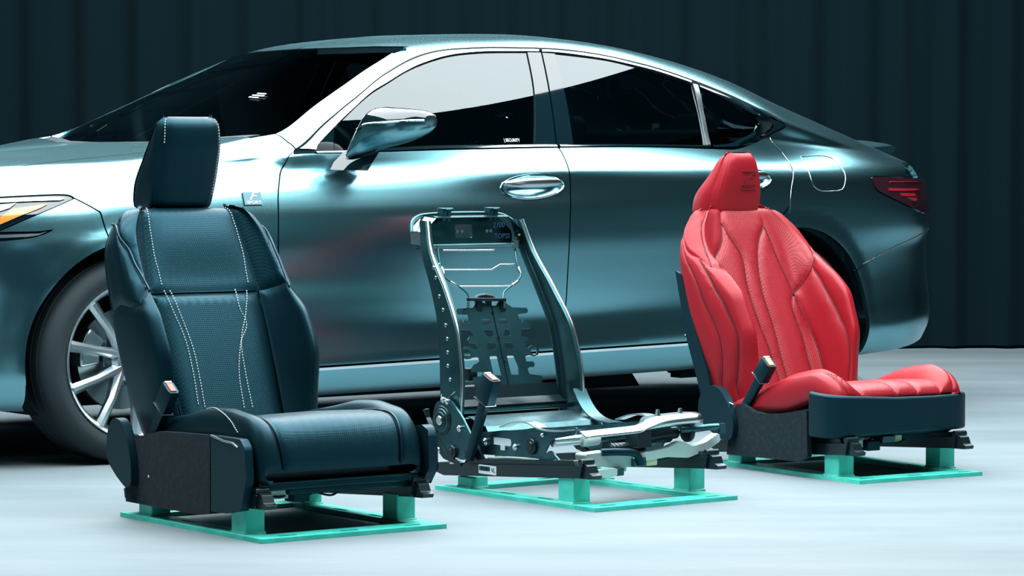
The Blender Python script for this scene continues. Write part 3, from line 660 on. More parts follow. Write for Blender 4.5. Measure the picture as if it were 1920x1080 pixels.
# ------------------------------------------------------------------ car: inner skins, wheels, small parts
def both(name, mb, m, parent=None, **kw):
    a = mb.build(name, m, parent or car_empty, **kw); V2 = [(v[0], -v[1], v[2]) for v in mb.V]; F2 = [f[::-1] for f in mb.F]
    m2 = MB(); m2.V = V2; m2.F = F2; return a, m2.build(name, m, parent or car_empty, **kw)
lin = cat(CS.inv([(x, .25) for x in (.50, 1.2, 1.9, 2.45)], 'xz', jb=SIDE), CS.inv([(2.50, .5), (2.60, .85)], 'xz', jb=SIDE), np.array([[2.7, VROW[12]], [.62, VROW[12]]]))
panel('door_lining', CS, lin, M['blackout'], car_empty, step=.08, lift=-.035, flange=0, mirror=True)
panel('headliner', CS, cat(np.array([[1.4, ENDV], [1.45, VROW[16]], [1.2, VROW[16] - .01], [.75, VROW[16] - .01], [.75, VROW[15] + .008], [1.3, VROW[15] + .012], [2.0, VROW[15] + .012], [2.85, VROW[15] + .012], [2.78, VROW[16]], [2.7, ENDV]])), M['blackout'], car_empty, step=.06, lift=-.03, flange=0, weld_y=True)
ub = MB(); ub.box((1.44, 0, .245), (2.02, 1.56, .07)); ub.box((-.55, 0, .24), (.50, 1.40, .06)); ub.box((3.45, 0, .30), (.62, 1.30, .06)); ub.box((1.44, 0, .34), (3.5, 1.05, .24))
ub.box((2.15, .45, .175), (.42, .34, .09), taper=.8); ub.box((1.02, .50, .18), (.9, .26, .05)); ub.tube([(.2, .1, .2), (2.4, .12, .18), (3.2, .3, .22), (3.7, .5, .26)], .03)
ub.box((1.72, .74, .185), (.14, .05, .05)); ub.box((2.52, .70, .20), (.10, .06, .08))
ub.build('underbody', M['blackout'], car_empty)
inn = MB(); inn.box((.62, 0, .70), (.06, 1.5, .6)); inn.box((2.78, 0, .80), (.06, 1.45, .45)); inn.box((1.7, 0, .46), (2.2, 1.4, .04)); inn.box((2.95, 0, 1.02), (.5, 1.2, .03))
inn.build('cabin_floor', M['blackout'], car_empty)
dsh = MB(); dsh.box((.86, 0, .93), (.46, 1.40, .16), taper=.86); dsh.box((1.02, .36, 1.02), (.16, .40, .06), taper=.7); dsh.box((1.25, 0, .68), (.7, .26, .3))
dsh.build('dashboard', M['dark'], car_empty, bevel=.02)
sw = MB(); Rs = Matrix.Translation((1.16, .36, .95)) @ Matrix.Rotation(radians(65), 4, 'Y')
sw.lathe([(.014 * sin(a), .185 + .014 * cos(a)) for a in np.linspace(0, 2 * pi, 8, endpoint=False)], Rs, 32, closed=True); sw.lathe([(0.01, 0), (.02, .05), (-.02, .06)], Rs, 16)
for a in (0, 2.1, 4.2): sw.bar(Rs @ Vector((.04 * cos(a), .04 * sin(a), 0)), Rs @ Vector((.18 * cos(a), .18 * sin(a), 0)), .03, .012)
sw.build('steering_wheel', M['dark'], car_empty)
for sx, sy in ((1.62, .37), (1.62, -.37)):
    s_ = MB(); s_.box((sx + .0, sy, .60), (.50, .48, .16), taper=.9); s_.bar((sx + .22, sy, .62), (sx + .46, sy, 1.12), .46, .14, up=(1, 0, 0)); s_.bar((sx + .44, sy, 1.14), (sx + .50, sy, 1.27), .24, .09, up=(1, 0, 0))
    s_.build('cabin_seat', M['dark'], car_empty, bevel=.03)
s_ = MB(); s_.box((2.45, 0, .62), (.5, 1.25, .16)); s_.bar((2.62, 0, .65), (2.80, 0, 1.08), 1.2, .14, up=(1, 0, 0))
for yy in (-.4, .4): s_.bar((2.78, yy, 1.05), (2.84, yy, 1.15), .22, .08, up=(1, 0, 0))
s_.build('cabin_bench', M['dark'], car_empty, bevel=.03)
def wheel_parts(cx, sg):
    """tyre, rim with ten spokes, disc and caliper; sg = +1 near side"""
    T = Matrix.Translation((cx, 0, .335)) @ Matrix.Rotation(-pi / 2, 4, 'X')      # local z -> +y
    def fin(mb): 
        if sg < 0: mb.V = [(v[0], -v[1], v[2]) for v in mb.V]; mb.F = [f[::-1] for f in mb.F]
        return mb
    yo, yi = .905, .675; R = .335
    prof = [(yi + .03, .25), (yi, .27), (yi - .004, .30), (yi + .012, .325), (yi + .03, .334)]
    for g in range(4):
        a = yi + .045 + g * .042; prof += [(a, R), (a + .003, R - .007), (a + .008, R - .007), (a + .011, R)]
    prof += [(yo - .03, .334), (yo - .012, .325), (yo + .003, .300), (yo + .002, .280), (yo - .006, .262), (yo - .012, .252)]
    ty = fin(MB().lathe(prof, T, 72)).build('tyre', M['rubber'], car_empty, auto=40)
    rim = MB().lathe([(yi + .02, .245), (yi + .04, .228), (yo - .06, .222), (yo - .022, .236), (yo - .010, .244), (yo - .004, .254), (yo - .012, .257), (yi + .02, .250)], T, 72, closed=True)
    rm = fin(rim).build('rim', M['alloy'], car_empty, auto=40)
    for k in range(5):
        a0 = radians(90 + 72 * k - 14)
        for d in (-1, 1):
            a1 = a0 + d * radians(19); a2 = a0 + d * radians(8)
            p0 = Vector((cx + .050 * cos(a2), yo - .045, .335 + .050 * sin(a2))); p1 = Vector((cx + .242 * cos(a1), yo - .020, .335 + .242 * sin(a1)))
            t = (p1 - p0).normalized(); n = Vector((0, 1, 0)); n = (n - t * n.dot(t)).normalized(); q = t.cross(n)
            V = []
            for (u, wd, hh) in ((0, .020, .030), (.5, .014, .024), (1, .019, .016)):
                c = p0.lerp(p1, u) + n * (.012 * sin(pi * u))
                V += [c - q * wd, c - q * wd * .35 + n * hh * .6, c + q * wd * .35 + n * hh * .6, c + q * wd, c + q * wd * .8 - n * hh, c - q * wd * .8 - n * hh]
            F = [(j * 6 + i, j * 6 + (i + 1) % 6, (j + 1) * 6 + (i + 1) % 6, (j + 1) * 6 + i) for j in range(2) for i in range(6)] + [tuple(range(6))[::-1], tuple(range(12, 18))]
            fin(MB().add(V, F)).build('spoke', M['alloy'], rm, auto=25)
    hub = MB().lathe([(yo - .10, .075), (yo - .04, .07), (yo - .028, .055), (yo - .03, .034), (yo - .018, .032), (yo - .016, .0)], T, 32)
    fin(hub).build('hub_cap', M['alloy'], rm, auto=30)
    dk = MB().lathe([(yi + .11, .06), (yi + .11, .165), (yi + .135, .165), (yi + .135, .09), (yi + .16, .085), (yi + .16, 0)], T, 40)
    fin(dk).build('brake_disc', M['iron'], car_empty, auto=30)
    cp = MB(); a0 = radians(160)
    V = []; aa = np.radians(np.linspace(142, 186, 6))
    for a in aa:
        for (r, y) in ((.105, yi + .175), (.175, yi + .175), (.180, yi + .09), (.105, yi + .09)): V.append((cx + r * cos(a), y, .335 + r * sin(a)))
    F = [(j * 4 + i, j * 4 + (i + 1) % 4, (j + 1) * 4 + (i + 1) % 4, (j + 1) * 4 + i) for j in range(5) for i in range(4)] + [(3, 2, 1, 0), (20, 21, 22, 23)]
    fin(cp.add(V, F)).build('brake_caliper', M['satin'], car_empty, bevel=.006)
    wl = MB(); V = []; n = 24
    for i in range(n + 1):
        a = radians(-30 + 240 * i / n)
        for (r, y) in ((.392, .87), (.405, .80), (.405, .60)): V.append((cx + r * cos(a), y, max(.17, .335 + r * sin(a))))
    F = [(i * 3 + j, (i + 1) * 3 + j, (i + 1) * 3 + j + 1, i * 3 + j + 1) for i in range(n) for j in range(2)] + [tuple(i * 3 + 2 for i in range(n + 1))]
    fin(wl.add(V, F)).build('wheel_well', M['blackout'], car_empty)
for cx in (0, 2.87):
    for sg in (1, -1): wheel_parts(cx, sg)
# door handles
for (hx, DR, c, wdt) in ((handle_f, FD, (998, 350), 1.0), (handle_r, RD, (1390, 337), .93)):
    rr = panel('handle_recess', CS, hx, PA, DR[0], step=.012, bulge=-.030, pr=.012, flange=0, mirror=True); rr[1].parent = DR[1]
    edge = cat(hx, hx[:1]); P = CS.pos(edge) + CS.nrm(edge) * .001
    a, b = MB().tube(P, .0035, 6, caps=False), None
    o = a.build('handle_rim', M['chrome'], DR[0]); a.V = [(v[0], -v[1], v[2]) for v in a.V]; a.F = [f[::-1] for f in a.F]; a.build('handle_rim', M['chrome'], DR[1])
    q = CS.pos(px(*[(c[0] + t * 58 * wdt, c[1] - 7 + .0 * t - 2.0 * t) for t in np.linspace(-1, 1, 9)]))
    q = q + np.stack([np.zeros(9), .014 - .020 * np.abs(np.linspace(-1, 1, 9)) ** 3, np.zeros(9)], 1)
    hb = MB(); V = []; rz = [.005, .012, .016, .018, .018, .018, .017, .014, .006]
    for i in range(9):
        for k in range(12):
            a_ = 2 * pi * k / 12; V.append((q[i][0], q[i][1] + .010 * sin(a_) * (rz[i] / .018) ** .5, q[i][2] + rz[i] * cos(a_)))
    F = [(i * 12 + k, i * 12 + (k + 1) % 12, (i + 1) * 12 + (k + 1) % 12, (i + 1) * 12 + k) for i in range(8) for k in range(12)] + [tuple(range(12))[::-1], tuple(96 + k for k in range(12))]
    hb.add(V, F); hb.build('door_handle', M['satin'], DR[0], auto=50); hb.V = [(v[0], -v[1], v[2]) for v in hb.V]; hb.F = [f[::-1] for f in hb.F]; hb.build('door_handle', M['satin'], DR[1], auto=50)
# door mirrors
def ring_loft(secs, n=28, e=2.6):
    V = []; N = len(secs)
    for (y, xc, zc, rx, rz, sk) in secs:
        for k in range(n):
            a = 2 * pi * k / n; ca, sa = cos(a), sin(a)
            V.append((xc + rx * abs(ca) ** (2 / e) * (1 if ca > 0 else -1) + sk * sa * rz, y, zc + rz * abs(sa) ** (2 / e) * (1 if sa > 0 else -1)))
    F = [(i * n + k, i * n + (k + 1) % n, (i + 1) * n + (k + 1) % n, (i + 1) * n + k) for i in range(N - 1) for k in range(n)]
    return V, F
ks = np.array([(.900, .876, 1.000, .050, .014, .2), (.915, .880, 1.025, .052, .030, .3), (.935, .893, 1.058, .057, .056, .3), (.965, .908, 1.084, .066, .071, .15), (1.0, .920, 1.093, .072, .069, .1), (1.05, .938, 1.097, .073, .062, .1), (1.10, .960, 1.103, .066, .050, .1), (1.135, .985, 1.109, .050, .035, .1), (1.150, 1.0, 1.112, .026, .019, .1)])
yy = np.linspace(.900, 1.150, 26); secs = [(y, *[float(pchip(ks[:, 0], ks[:, c], np.array([y]))[0]) for c in range(1, 6)]) for y in yy]
V, F = ring_loft(secs); n = 28; N = len(secs)
up = [f for f in F if sum(V[i][2] for i in f) / 4 > (lambda i: secs[i // n][2] + .18 * secs[i // n][4])(f[0])]
lo = [f for f in F if f not in set(up)] + [tuple(range(n))[::-1], tuple((N - 1) * n + k for k in range(n))]
mh = MB().add(V, lo).build('mirror_housing', M['paint'], car_empty, auto=40)
cpm = MB().add([tuple(Vector(v) + Vector((0, 0, .0012))) for v in V], up); o1 = cpm.build('mirror_cap', M['gloss_black'], mh, auto=60)
stp = [secs[i] for i in range(5, N)]; strip_pts = [(s[1] - s[3] * .99, s[0], s[2] + .16 * s[4]) for s in stp]
tm = MB().tube([Vector(p) + Vector((-.002, 0, 0)) for p in strip_pts], .004, 6); tm.build('mirror_trim', M['chrome'], mh)
ft = MB(); V = []
for (z, x0, x1, y0, y1) in ((.950, .772, .912, .885, .925), (.975, .790, .915, .880, .945), (1.0, .822, .926, .876, .958), (1.012, .835, .932, .874, .962)):
    V += [(x0, y0, z), (x0 + .03, y0 + .022, z - .002), ((x0 + x1) / 2 + .01, (y0 + y1) / 2 + .014, z - .003), (x1 - .012, y1, z - .004), (x1, y0, z), ((x0 + x1) / 2, y0 - .03, z)]
F = [(j * 6 + i, j * 6 + (i + 1) % 6, (j + 1) * 6 + (i + 1) % 6, (j + 1) * 6 + i) for j in range(3) for i in range(6)] + [tuple(range(6))[::-1], tuple(range(18, 24))]
ft.add(V, F).build('mirror_foot', M['gloss_black'], car_empty, auto=50)
# lip spoiler on the trunk
sp = MB(); V = []
ysn = np.linspace(-.62, .62, 25)
for y in ysn:
    k = (abs(y) / .62) ** 3; x0 = 3.58 - .03 * (y / .62) ** 2; x1 = 3.80 - .10 * (y / .62) ** 2; zb = float(CS.pos(CS.inv([(x1 - .05, abs(y))], 'xy', jb=(VROW[13], ENDV)))[0][2])
    z0 = float(CS.pos(CS.inv([(x0, abs(y))], 'xy', jb=(VROW[13], ENDV)))[0][2])
    V += [(x0, y, z0 - .005), (x1 - .02, y, zb + .038 - .006 * k), (x1, y, zb + .030 - .006 * k), (x1 - .02, y, zb - .002)]
F = [(i * 4 + j, i * 4 + (j + 1) % 4, (i + 1) * 4 + (j + 1) % 4, (i + 1) * 4 + j) for i in range(24) for j in range(4)] + [(3, 2, 1, 0), (96, 97, 98, 99)]
sp.add(V, F).build('trunk_spoiler', M['paint'], car_empty, auto=40)
M['steel_badge'] = mat('badge_ground', (.12, .22, .25), .35, 1.0)
# badges: letters standing on the panel
def letters(name, txt, S, p0, size, m, parent, M4, shear=.3, ext=.0012, width=None):
    c = bpy.data.curves.new(name, 'FONT'); c.body = txt; c.size = size; c.shear = shear; c.extrude = ext; c.resolution_u = 2
    t = bpy.data.objects.new(name, c); COL.objects.link(t); bpy.context.view_layer.update()
    dg = bpy.context.evaluated_depsgraph_get(); me = bpy.data.meshes.new_from_object(t.evaluated_get(dg)); bpy.data.objects.remove(t); me.name = name
    if width:
        xs = [v.co.x for v in me.vertices]; k = width / (max(xs) - min(xs))
        for v in me.vertices: v.co.x *= k
    me.transform(M4); me.materials.append(m); o = bpy.data.objects.new(name, me); link(o, parent); return o
def on_side(u, v, lift=.003):
    """frame in the car's written (right-handed) coordinates: x rearwards along the panel, y up, z out of it"""
    q = px((u, v)); P = CS.pos(q)[0] + CS.nrm(q)[0] * lift; N = CS.nrm(q)[0]
    P = Vector((P[0], -P[1], P[2])); N = Vector((N[0], -N[1], N[2])); X = Vector((1, 0, 0)); X = (X - N * X.dot(N)).normalized(); Y = N.cross(X)
    return Matrix.Translation(P) @ Matrix((X, Y, N)).transposed().to_4x4()
fen = next(o for o in bpy.data.objects if o.name == 'front_fender')
B4 = on_side(473, 373, .003)
def rawmesh(name, mb, m, parent, M4, **kw):
    MIR = parent.name in MIRRORED; MIRRORED.discard(parent.name); mb.xf(M4); o = mb.build(name, m, parent, **kw)
    if MIR: MIRRORED.add(parent.name)
    return o
I4 = Matrix.Identity(4)
bd = rawmesh('fender_badge', MB().prism([(-.036, -.022), (.034, -.022), (.034, .022), (-.036, .022)], I4, .005), M['steel_badge'], fen, B4, bevel=.001)
letters('badge_letters', 'F', CS, None, .040, M['white'], fen, B4 @ Matrix.Translation((-.020, -.006, .003)), shear=.5, width=.040)
letters('badge_letters', 'SPORT', CS, None, .014, M['white'], fen, B4 @ Matrix.Translation((-.030, -.019, .003)), shear=.2, width=.058)
HB = on_side(1281, 636.5, .003)
letters('badge_letters', 'HYBRID', CS, None, .034, M['chrome'], RD[0], HB, shear=.4, ext=.002, width=.20)
ST = on_side(945, 266, .002)
letters('window_sticker', '| SECURITY', CS, None, .018, M['white'], FD[0], ST, shear=0, ext=.0001, width=.07)
# windshield sticker
q = CS.inv([(.845, .30)], 'xy', jb=UP); P = CS.pos(q)[0]; N = CS.nrm(q)[0]
P = Vector((P[0], -P[1], P[2])); N = Vector((N[0], -N[1], N[2])); Y = Vector((0, -1, 0)); X = Vector((1, 0, 0)); X = (X - N * X.dot(N)).normalized()
k4 = Matrix.Translation(P + N * .003) @ Matrix((N.cross(X) * 1.0, X, N)).transposed().to_4x4()
stk = MB()
for i, (a, b) in enumerate(((-.03, .03), (-.045, .03), (-.035, .02))): stk.box(((a + b) / 2, i * .016, 0), (b - a, .007, .0006))
rawmesh('windshield_sticker', stk, M['white'], next(o for o in bpy.data.objects if o.name == 'windshield'), k4)
# ------------------------------------------------------------------ seats: shared helpers
def seat_frame(X, Y, a, w_, d):
    f = np.array([cos(a), -sin(a), 0]); l = np.array([sin(a), cos(a), 0]); O = np.array([X, Y, 0]) - f * d / 2 + l * w_ / 2
    return Frame(O, f, l)
F1 = seat_frame(-.644, 8.041, .948, .578, .757)
F2 = seat_frame(.232, 8.751, .918, .533, .762)
F3 = seat_frame(1.056, 9.499, 1.007, .488, .754)
def tabs(tab, t): return {k: pchip([p[0] for p in v], [p[1] for p in v], t) for k, v in tab.items()}
def loft(frame, mapf, t0, t1, tab, rows, cap0=None, cap1=None, sig=1.2, nv=150, dt=.008, flip=False, sigt=1.0, modify=None):
    """closed pillow-like body: cross-sections (w,n) along t, rounded off at both ends. cap = (length r, exponent, centre n, side shrink)"""
    ts = [t0 + .0 * t0]; T = []; K = []; C = []; R = []
    def seq(cap, sgn, te):
        r, p, nc, rw = cap; out = []
        for ph in np.linspace(0, 1, 15)[1:]:
            s = sin(ph * pi / 2); k = max(1 - s ** p, 0) ** (1 / p); out.append((te + sgn * r * s, max(k, .004), nc, rw * (1 - max(k, .0))))
        return out
    body = np.linspace(t0, t1, max(4, int((t1 - t0) / dt)))
    L = []
    if cap0: L += seq(cap0, -1, t0)[::-1]
    L += [(t, 1., 0., 0.) for t in body]
    if cap1: L += seq(cap1, 1, t1)
    Ts = np.array([x[0] for x in L]); P_ = tabs(tab, Ts); Hh = []
    for i, (t, k, nc, rw) in enumerate(L):
        h = np.array(rows({q: v[i] for q, v in P_.items()}), float); h[:, 1] = nc + (h[:, 1] - nc) * k; Wm = h[:, 0].max(); h[:, 0] *= max((Wm - rw) / Wm, .0); Hh.append(h)
    Hh = np.array(Hh); ref = Hh[len(L) // 2]; d = np.r_[0, np.cumsum(np.hypot(*np.diff(ref, axis=0).T))]
    vb = np.linspace(-d[-1], d[-1], nv * 2 + 1); av = abs(vb)
    W = np.array([pchip(d, h[:, 0], av) for h in Hh]) * np.sign(vb)[None]; N = np.array([pchip(d, h[:, 1], av) for h in Hh])
    Q = np.stack([W, N], -1)
    pad = 12; Qp = np.concatenate([Q[:, -pad - 1:-1], Q, Q[:, 1:pad + 1]], 1); Qp = smooth_ax(Qp, sig, 1)[:, pad:-pad]; Qp = smooth_ax(Qp, sigt, 0); Qp[0], Qp[-1] = Q[0], Q[-1]
    X = mapf(Ts[:, None] + 0 * Qp[..., 0], Qp[..., 0], Qp[..., 1])
    P = np.stack(X, -1)
    if modify: P = modify(P)
    # arc parameter along t
    mid = P[:, nv]; a = np.r_[0, np.cumsum(np.linalg.norm(np.diff(P[:, nv + int(nv * .3)], axis=0), axis=1) + 1e-5)]
    S = Surf(P, a, vb, frame, flip=flip); S.T = Ts; S.V = d
    S.at = lambda t: float(np.interp(t, Ts, a))
    return S
def dom(S, *pts): return np.array([[S.at(t), v] for t, v in pts])
def stitches(name, S, path, mat_, parent, lift=.0015, pitch=.0085, ln=.0048, r=.0011, mirror=False):
    P = resample(np.asarray(path), .002, closed=False); X = S.pos(P) + S.nrm(P) * lift; s = np.r_[0, np.cumsum(np.linalg.norm(np.diff(X, axis=0), axis=1))]
    mb = MB(); t = 0
    while t + ln < s[-1]:
        a, b = [Vector([np.interp(q, s, X[:, k]) for k in range(3)]) for q in (t, t + ln)]; mb.bar(a, b, 2 * r, 2 * r); t += pitch
    if mirror: MB().add([(v[0], -v[1], v[2]) for v in mb.V], [f[::-1] for f in mb.F]).build(name, mat_, parent)
    return mb.build(name, mat_, parent)
def piping(name, S, path, mat_, parent, r=.0025, lift=.0, mirror=False):
    P = resample(np.asarray(path), .008, closed=False); X = S.pos(P) + S.nrm(P) * lift; mb = MB().tube(X, r, 6)
    if mirror: MB().add([(v[0], -v[1], v[2]) for v in mb.V], [f[::-1] for f in mb.F]).build(name, mat_, parent, auto=60)
    return mb.build(name, mat_, parent, auto=60)
def ribbon(mb, pts, b0, b1, th=.003):
    """sheet strip following a side-view polyline (a,h), from b0 to b1"""
    P = np.asarray(pts, float); n = len(P); T = np.gradient(P, axis=0); T /= np.linalg.norm(T, axis=1, keepdims=True); Nn = np.stack([-T[:, 1], T[:, 0]], 1) * th / 2
    V = []
    for i in range(n):
        for (s, b) in ((1, b0), (1, b1), (-1, b1), (-1, b0)): q = P[i] + Nn[i] * s; V.append((q[0], b, q[1]))
    F = [(i * 4 + j, i * 4 + (j + 1) % 4, (i + 1) * 4 + (j + 1) % 4, (i + 1) * 4 + j) for i in range(n - 1) for j in range(4)] + [(3, 2, 1, 0), tuple(4 * (n - 1) + k for k in range(4))]
    return mb.add(V, F)
def side_plate(mb, poly, b, th, holes=()):
    """flat plate in the (a,h) plane at lateral position b"""
    M4 = Matrix(((1, 0, 0, 0), (0, 0, -1, b), (0, 1, 0, 0), (0, 0, 0, 1)))
    return mb.prism(poly, M4, th, holes)
def disc(mb, a, b, h, r, th, n=20, bev=.0):
    T = Matrix.Translation((a, b, h)) @ Matrix.Rotation(pi / 2, 4, 'X')
    return mb.lathe([(-th / 2, 0), (-th / 2, r), (th / 2 - bev, r), (th / 2, r - bev), (th / 2, 0)], T, n)

M['leather'] = mat('black_leather', (.0015, .010, .014), .38, spec=.45, bump=('voronoi', 900, .12))
M['leather_perf'] = perforated('black_perforated_leather', (.0015, .014, .020), .40, .0062, (0, .006, .008))
M['red_leather'] = mat('red_leather', (.29, .010, .018), .40, spec=.35, bump=('voronoi', 900, .12))
M['red_perf'] = perforated('red_perforated_leather', (.31, .011, .020), .42, .0055, (.10, .004, .007))
M['red_side'] = mat('red_leather_plain', (.29, .010, .018), .38, spec=.35, bump=('voronoi', 700, .1))
M['plastic'] = mat('black_moulded_plastic', (.002, .010, .014), .50, bump=('noise', 500, .08))
M['thread'] = mat('pale_thread', (.50, .58, .58), .7)
M['red_thread'] = mat('dark_red_thread', (.10, .006, .012), .7)
M['piping'] = mat('black_piping', (.003, .010, .014), .35)
M['carpet'] = mat('black_carpet_trim', (.0015, .008, .012), .95, spec=.12, noise=(60, (.004, .020, .028), .45, .75), bump=('noise', 260, .5), sheen=.1)
M['steel'] = mat('dark_coated_steel', (.050, .140, .160), .30, .85, noise=(9, (.025, .08, .095), .35, .7))
M['steel_black'] = mat('black_coated_steel', (.010, .026, .032), .28, .5, spec=.6)
M['zinc'] = mat('bright_zinc', (.66, .76, .78), .24, 1.0)
M['ivory'] = mat('milky_plastic', (.46, .58, .57), .5)
M['cream'] = mat('cream_plastic', (.60, .56, .36), .5)
M['green'] = mat('green_painted_steel', (.035, .50, .40), .42, 0, spec=.5, noise=(14, (.07, .66, .54), .35, .65), bump=('noise', 40, .15))
M['weld'] = mat('rough_weld', (.16, .50, .44), .6, .2, bump=('noise', 220, .8))
M['button'] = mat('red_button', (.80, .10, .06), .4, emit=None)
M['orange_button'] = mat('orange_button', (.80, .25, .10), .4)
M['sticker'] = mat('white_sticker', (.62, .72, .75), .6)
M['yellow'] = mat('yellow_plug', (.75, .6, .05), .5)

for k_ in ('leather', 'leather_perf', 'plastic', 'carpet', 'piping'):
    M[k_].node_tree.nodes['Principled BSDF'].inputs['Specular Tint'].default_value = (.18, .72, 1, 1)
for k_ in ('red_leather', 'red_perf', 'red_side'):
    M[k_].node_tree.nodes['Principled BSDF'].inputs['Specular Tint'].default_value = (1, .62, .62, 1)
M['galvanised'] = mat('galvanised_sheet', (.10, .22, .25), .34, 1.0, noise=(12, (.20, .34, .37), .35, .7))

def stand(frame, hn, w_, d, label, bars):
    """welded floor stand: four flat bars and four square posts"""
    st = empty('floor_stand', frame.M(), label, 'stand')
    hw, hd = w_ / 2, d / 2; z = .006
    def plate(a0, a1, b0, b1, slots):
        mb = MB(); M4 = Matrix.Translation((0, 0, z)); mb.prism([(a0, b0), (a1, b0), (a1, b1), (a0, b1)], M4, .012, [rounded([(x - l / 2, y - q / 2), (x + l / 2, y - q / 2), (x + l / 2, y + q / 2), (x - l / 2, y + q / 2)], .008, 3) for x, y, l, q in slots])
        return mb
    plate(hd - .085, hd, -hw, hw, [(hd - .035, y, .018, .055) for y in (-.19, .0, .2)]).build('cross_plate', M['green'], st, bevel=.001)
    plate(-hd, -hd + .085, -hw, hw, [(-hd + .04, y, .018, .055) for y in (-.14, .12)]).build('cross_plate', M['green'], st, bevel=.001)
    plate(-hd + .0855, hd - .0855, -hw, -hw + .07, [(x, -hw + .045, .07, .016) for x in (-.08, .10)]).build('side_bar', M['green'], st, bevel=.001)
    plate(-hd + .0855, hd - .0855, hw - .07, hw, [(x, hw - .045, .07, .016) for x in (-.08, .10)]).build('side_bar', M['green'], st, bevel=.001)
    for (a, b, hh) in bars:
        mb = MB(); zz = .012 + (hh - .012) / 2; mb.box((a, b, zz), (.072, .060, hh - .012)); mb.build('post', M['green'], st, bevel=.003)
        wd = MB()
        R4 = [(a - .036, b - .030), (a + .036, b - .030), (a + .036, b + .030), (a - .036, b + .030)]
        for i in range(4):
            p, q = R4[i], R4[(i + 1) % 4]; pts = [(p[0] + (q[0] - p[0]) * k / 6, p[1] + (q[1] - p[1]) * k / 6, .0125) for k in range(7)]
            wd.tube(pts, [.0035 + .0012 * random.random() for _ in pts], 6)
        wd.build('weld_bead', M['weld'], st, auto=60)
    return st
def rails(frame, root, hr, hf, b_n, b_f, m=None):
    """slide rail pair, rising forward: heights of the underside at rear and front"""
    m = m or M['steel_black']
    s = (hf - hr) / .66
    for b in (b_n, b_f):
        z = lambda a: hr + (a + .33) * s
        mb = MB()
        side_plate(mb, [(-.40, z(-.40) + .034), (-.395, z(-.395) + .012), (-.35, z(-.35)), (.30, z(.30)), (.31, z(.31) + .036), (-.32, z(-.32) + .034), (-.325, z(-.325) + .038), (-.40, z(-.40) + .038)], b, .050)
        rl = mb.build('slide_rail', m, root, bevel=.003)
        ub_ = MB(); side_plate(ub_, [(-.26, z(-.26) + .036), (.27, z(.27) + .036), (.26, z(.26) + .050), (-.25, z(-.25) + .050)], b, .030); ub_.build('upper_rail', m, rl, bevel=.002)
        hk = MB(); side_plate(hk, [(.285, z(.30) - .002), (.345, z(.30) + .000), (.350, z(.3) + .010), (.335, z(.3) + .016), (.325, z(.3) + .036), (.285, z(.3) + .050)], b, .034); disc(hk, .300, b, z(.3) + .045, .010, .046)
        hk.build('rail_hook', m, rl, bevel=.002)
    return z
def buckle(root, base, top, hdir, button, lab=None, head=(.042, .024, .070)):
    """belt buckle on a stiff stalk; base/top are seat coordinates"""
    b0, t0 = Vector(base), Vector(top); ax = (t0 - b0).normalized(); hb = t0 - ax * head[2]
    side = Vector((0, 1, 0)); fw = side.cross(ax).normalized()
    if fw.x < 0: fw = -fw
    def sec(p, wa, wb): return [p + fw * (x * wa / 2) + side * (y * wb / 2) for x, y in ((-1, -.7), (-.7, -1), (.7, -1), (1, -.7), (1, .7), (.7, 1), (-.7, 1), (-1, .7))]
    V = sec(b0, .030, .020) + sec(b0.lerp(hb, .6), .032, .018) + sec(hb, .036, .020)
    F = [(j * 8 + i, j * 8 + (i + 1) % 8, (j + 1) * 8 + (i + 1) % 8, (j + 1) * 8 + i) for j in range(2) for i in range(8)] + [tuple(range(8))[::-1], tuple(range(16, 24))]
    st = MB().add(V, F).build('buckle_stalk', M['plastic'], root, auto=40)
    V = sec(hb - ax * .004, head[0] * .92, head[1]) + sec(hb + ax * .004, head[0], head[1] * 1.1) + sec(t0 - ax * .006, head[0], head[1] * 1.1) + sec(t0, head[0] * .88, head[1])
    F = [(j * 8 + i, j * 8 + (i + 1) % 8, (j + 1) * 8 + (i + 1) % 8, (j + 1) * 8 + i) for j in range(3) for i in range(8)] + [tuple(range(8))[::-1], tuple(range(24, 32))]
    hd = MB().add(V, F).build('belt_buckle', M['plastic'], root, auto=40)
    R = Matrix((fw, side, ax)).transposed(); R = R if R.determinant() > 0 else Matrix((fw, -side, ax)).transposed()
    MB().box(t0 + ax * .001 + fw * .002, (head[0] * .60, head[1] * .55, .004), R).build('release_button', button, hd, bevel=.001)
    MB().box(t0 + ax * .001 - fw * head[0] * .36, (head[0] * .10, head[1] * .62, .004), R).build('latch_slot', M['zinc'], hd)
    MB().tube([hb + fw * (x * .5 * head[0]) + side * (y * .55 * head[1]) for x, y in ((-1, -1), (1, -1), (1, 1), (-1, 1), (-1, -1))], .0012, 5).build('seam_line', M['satin'], hd)
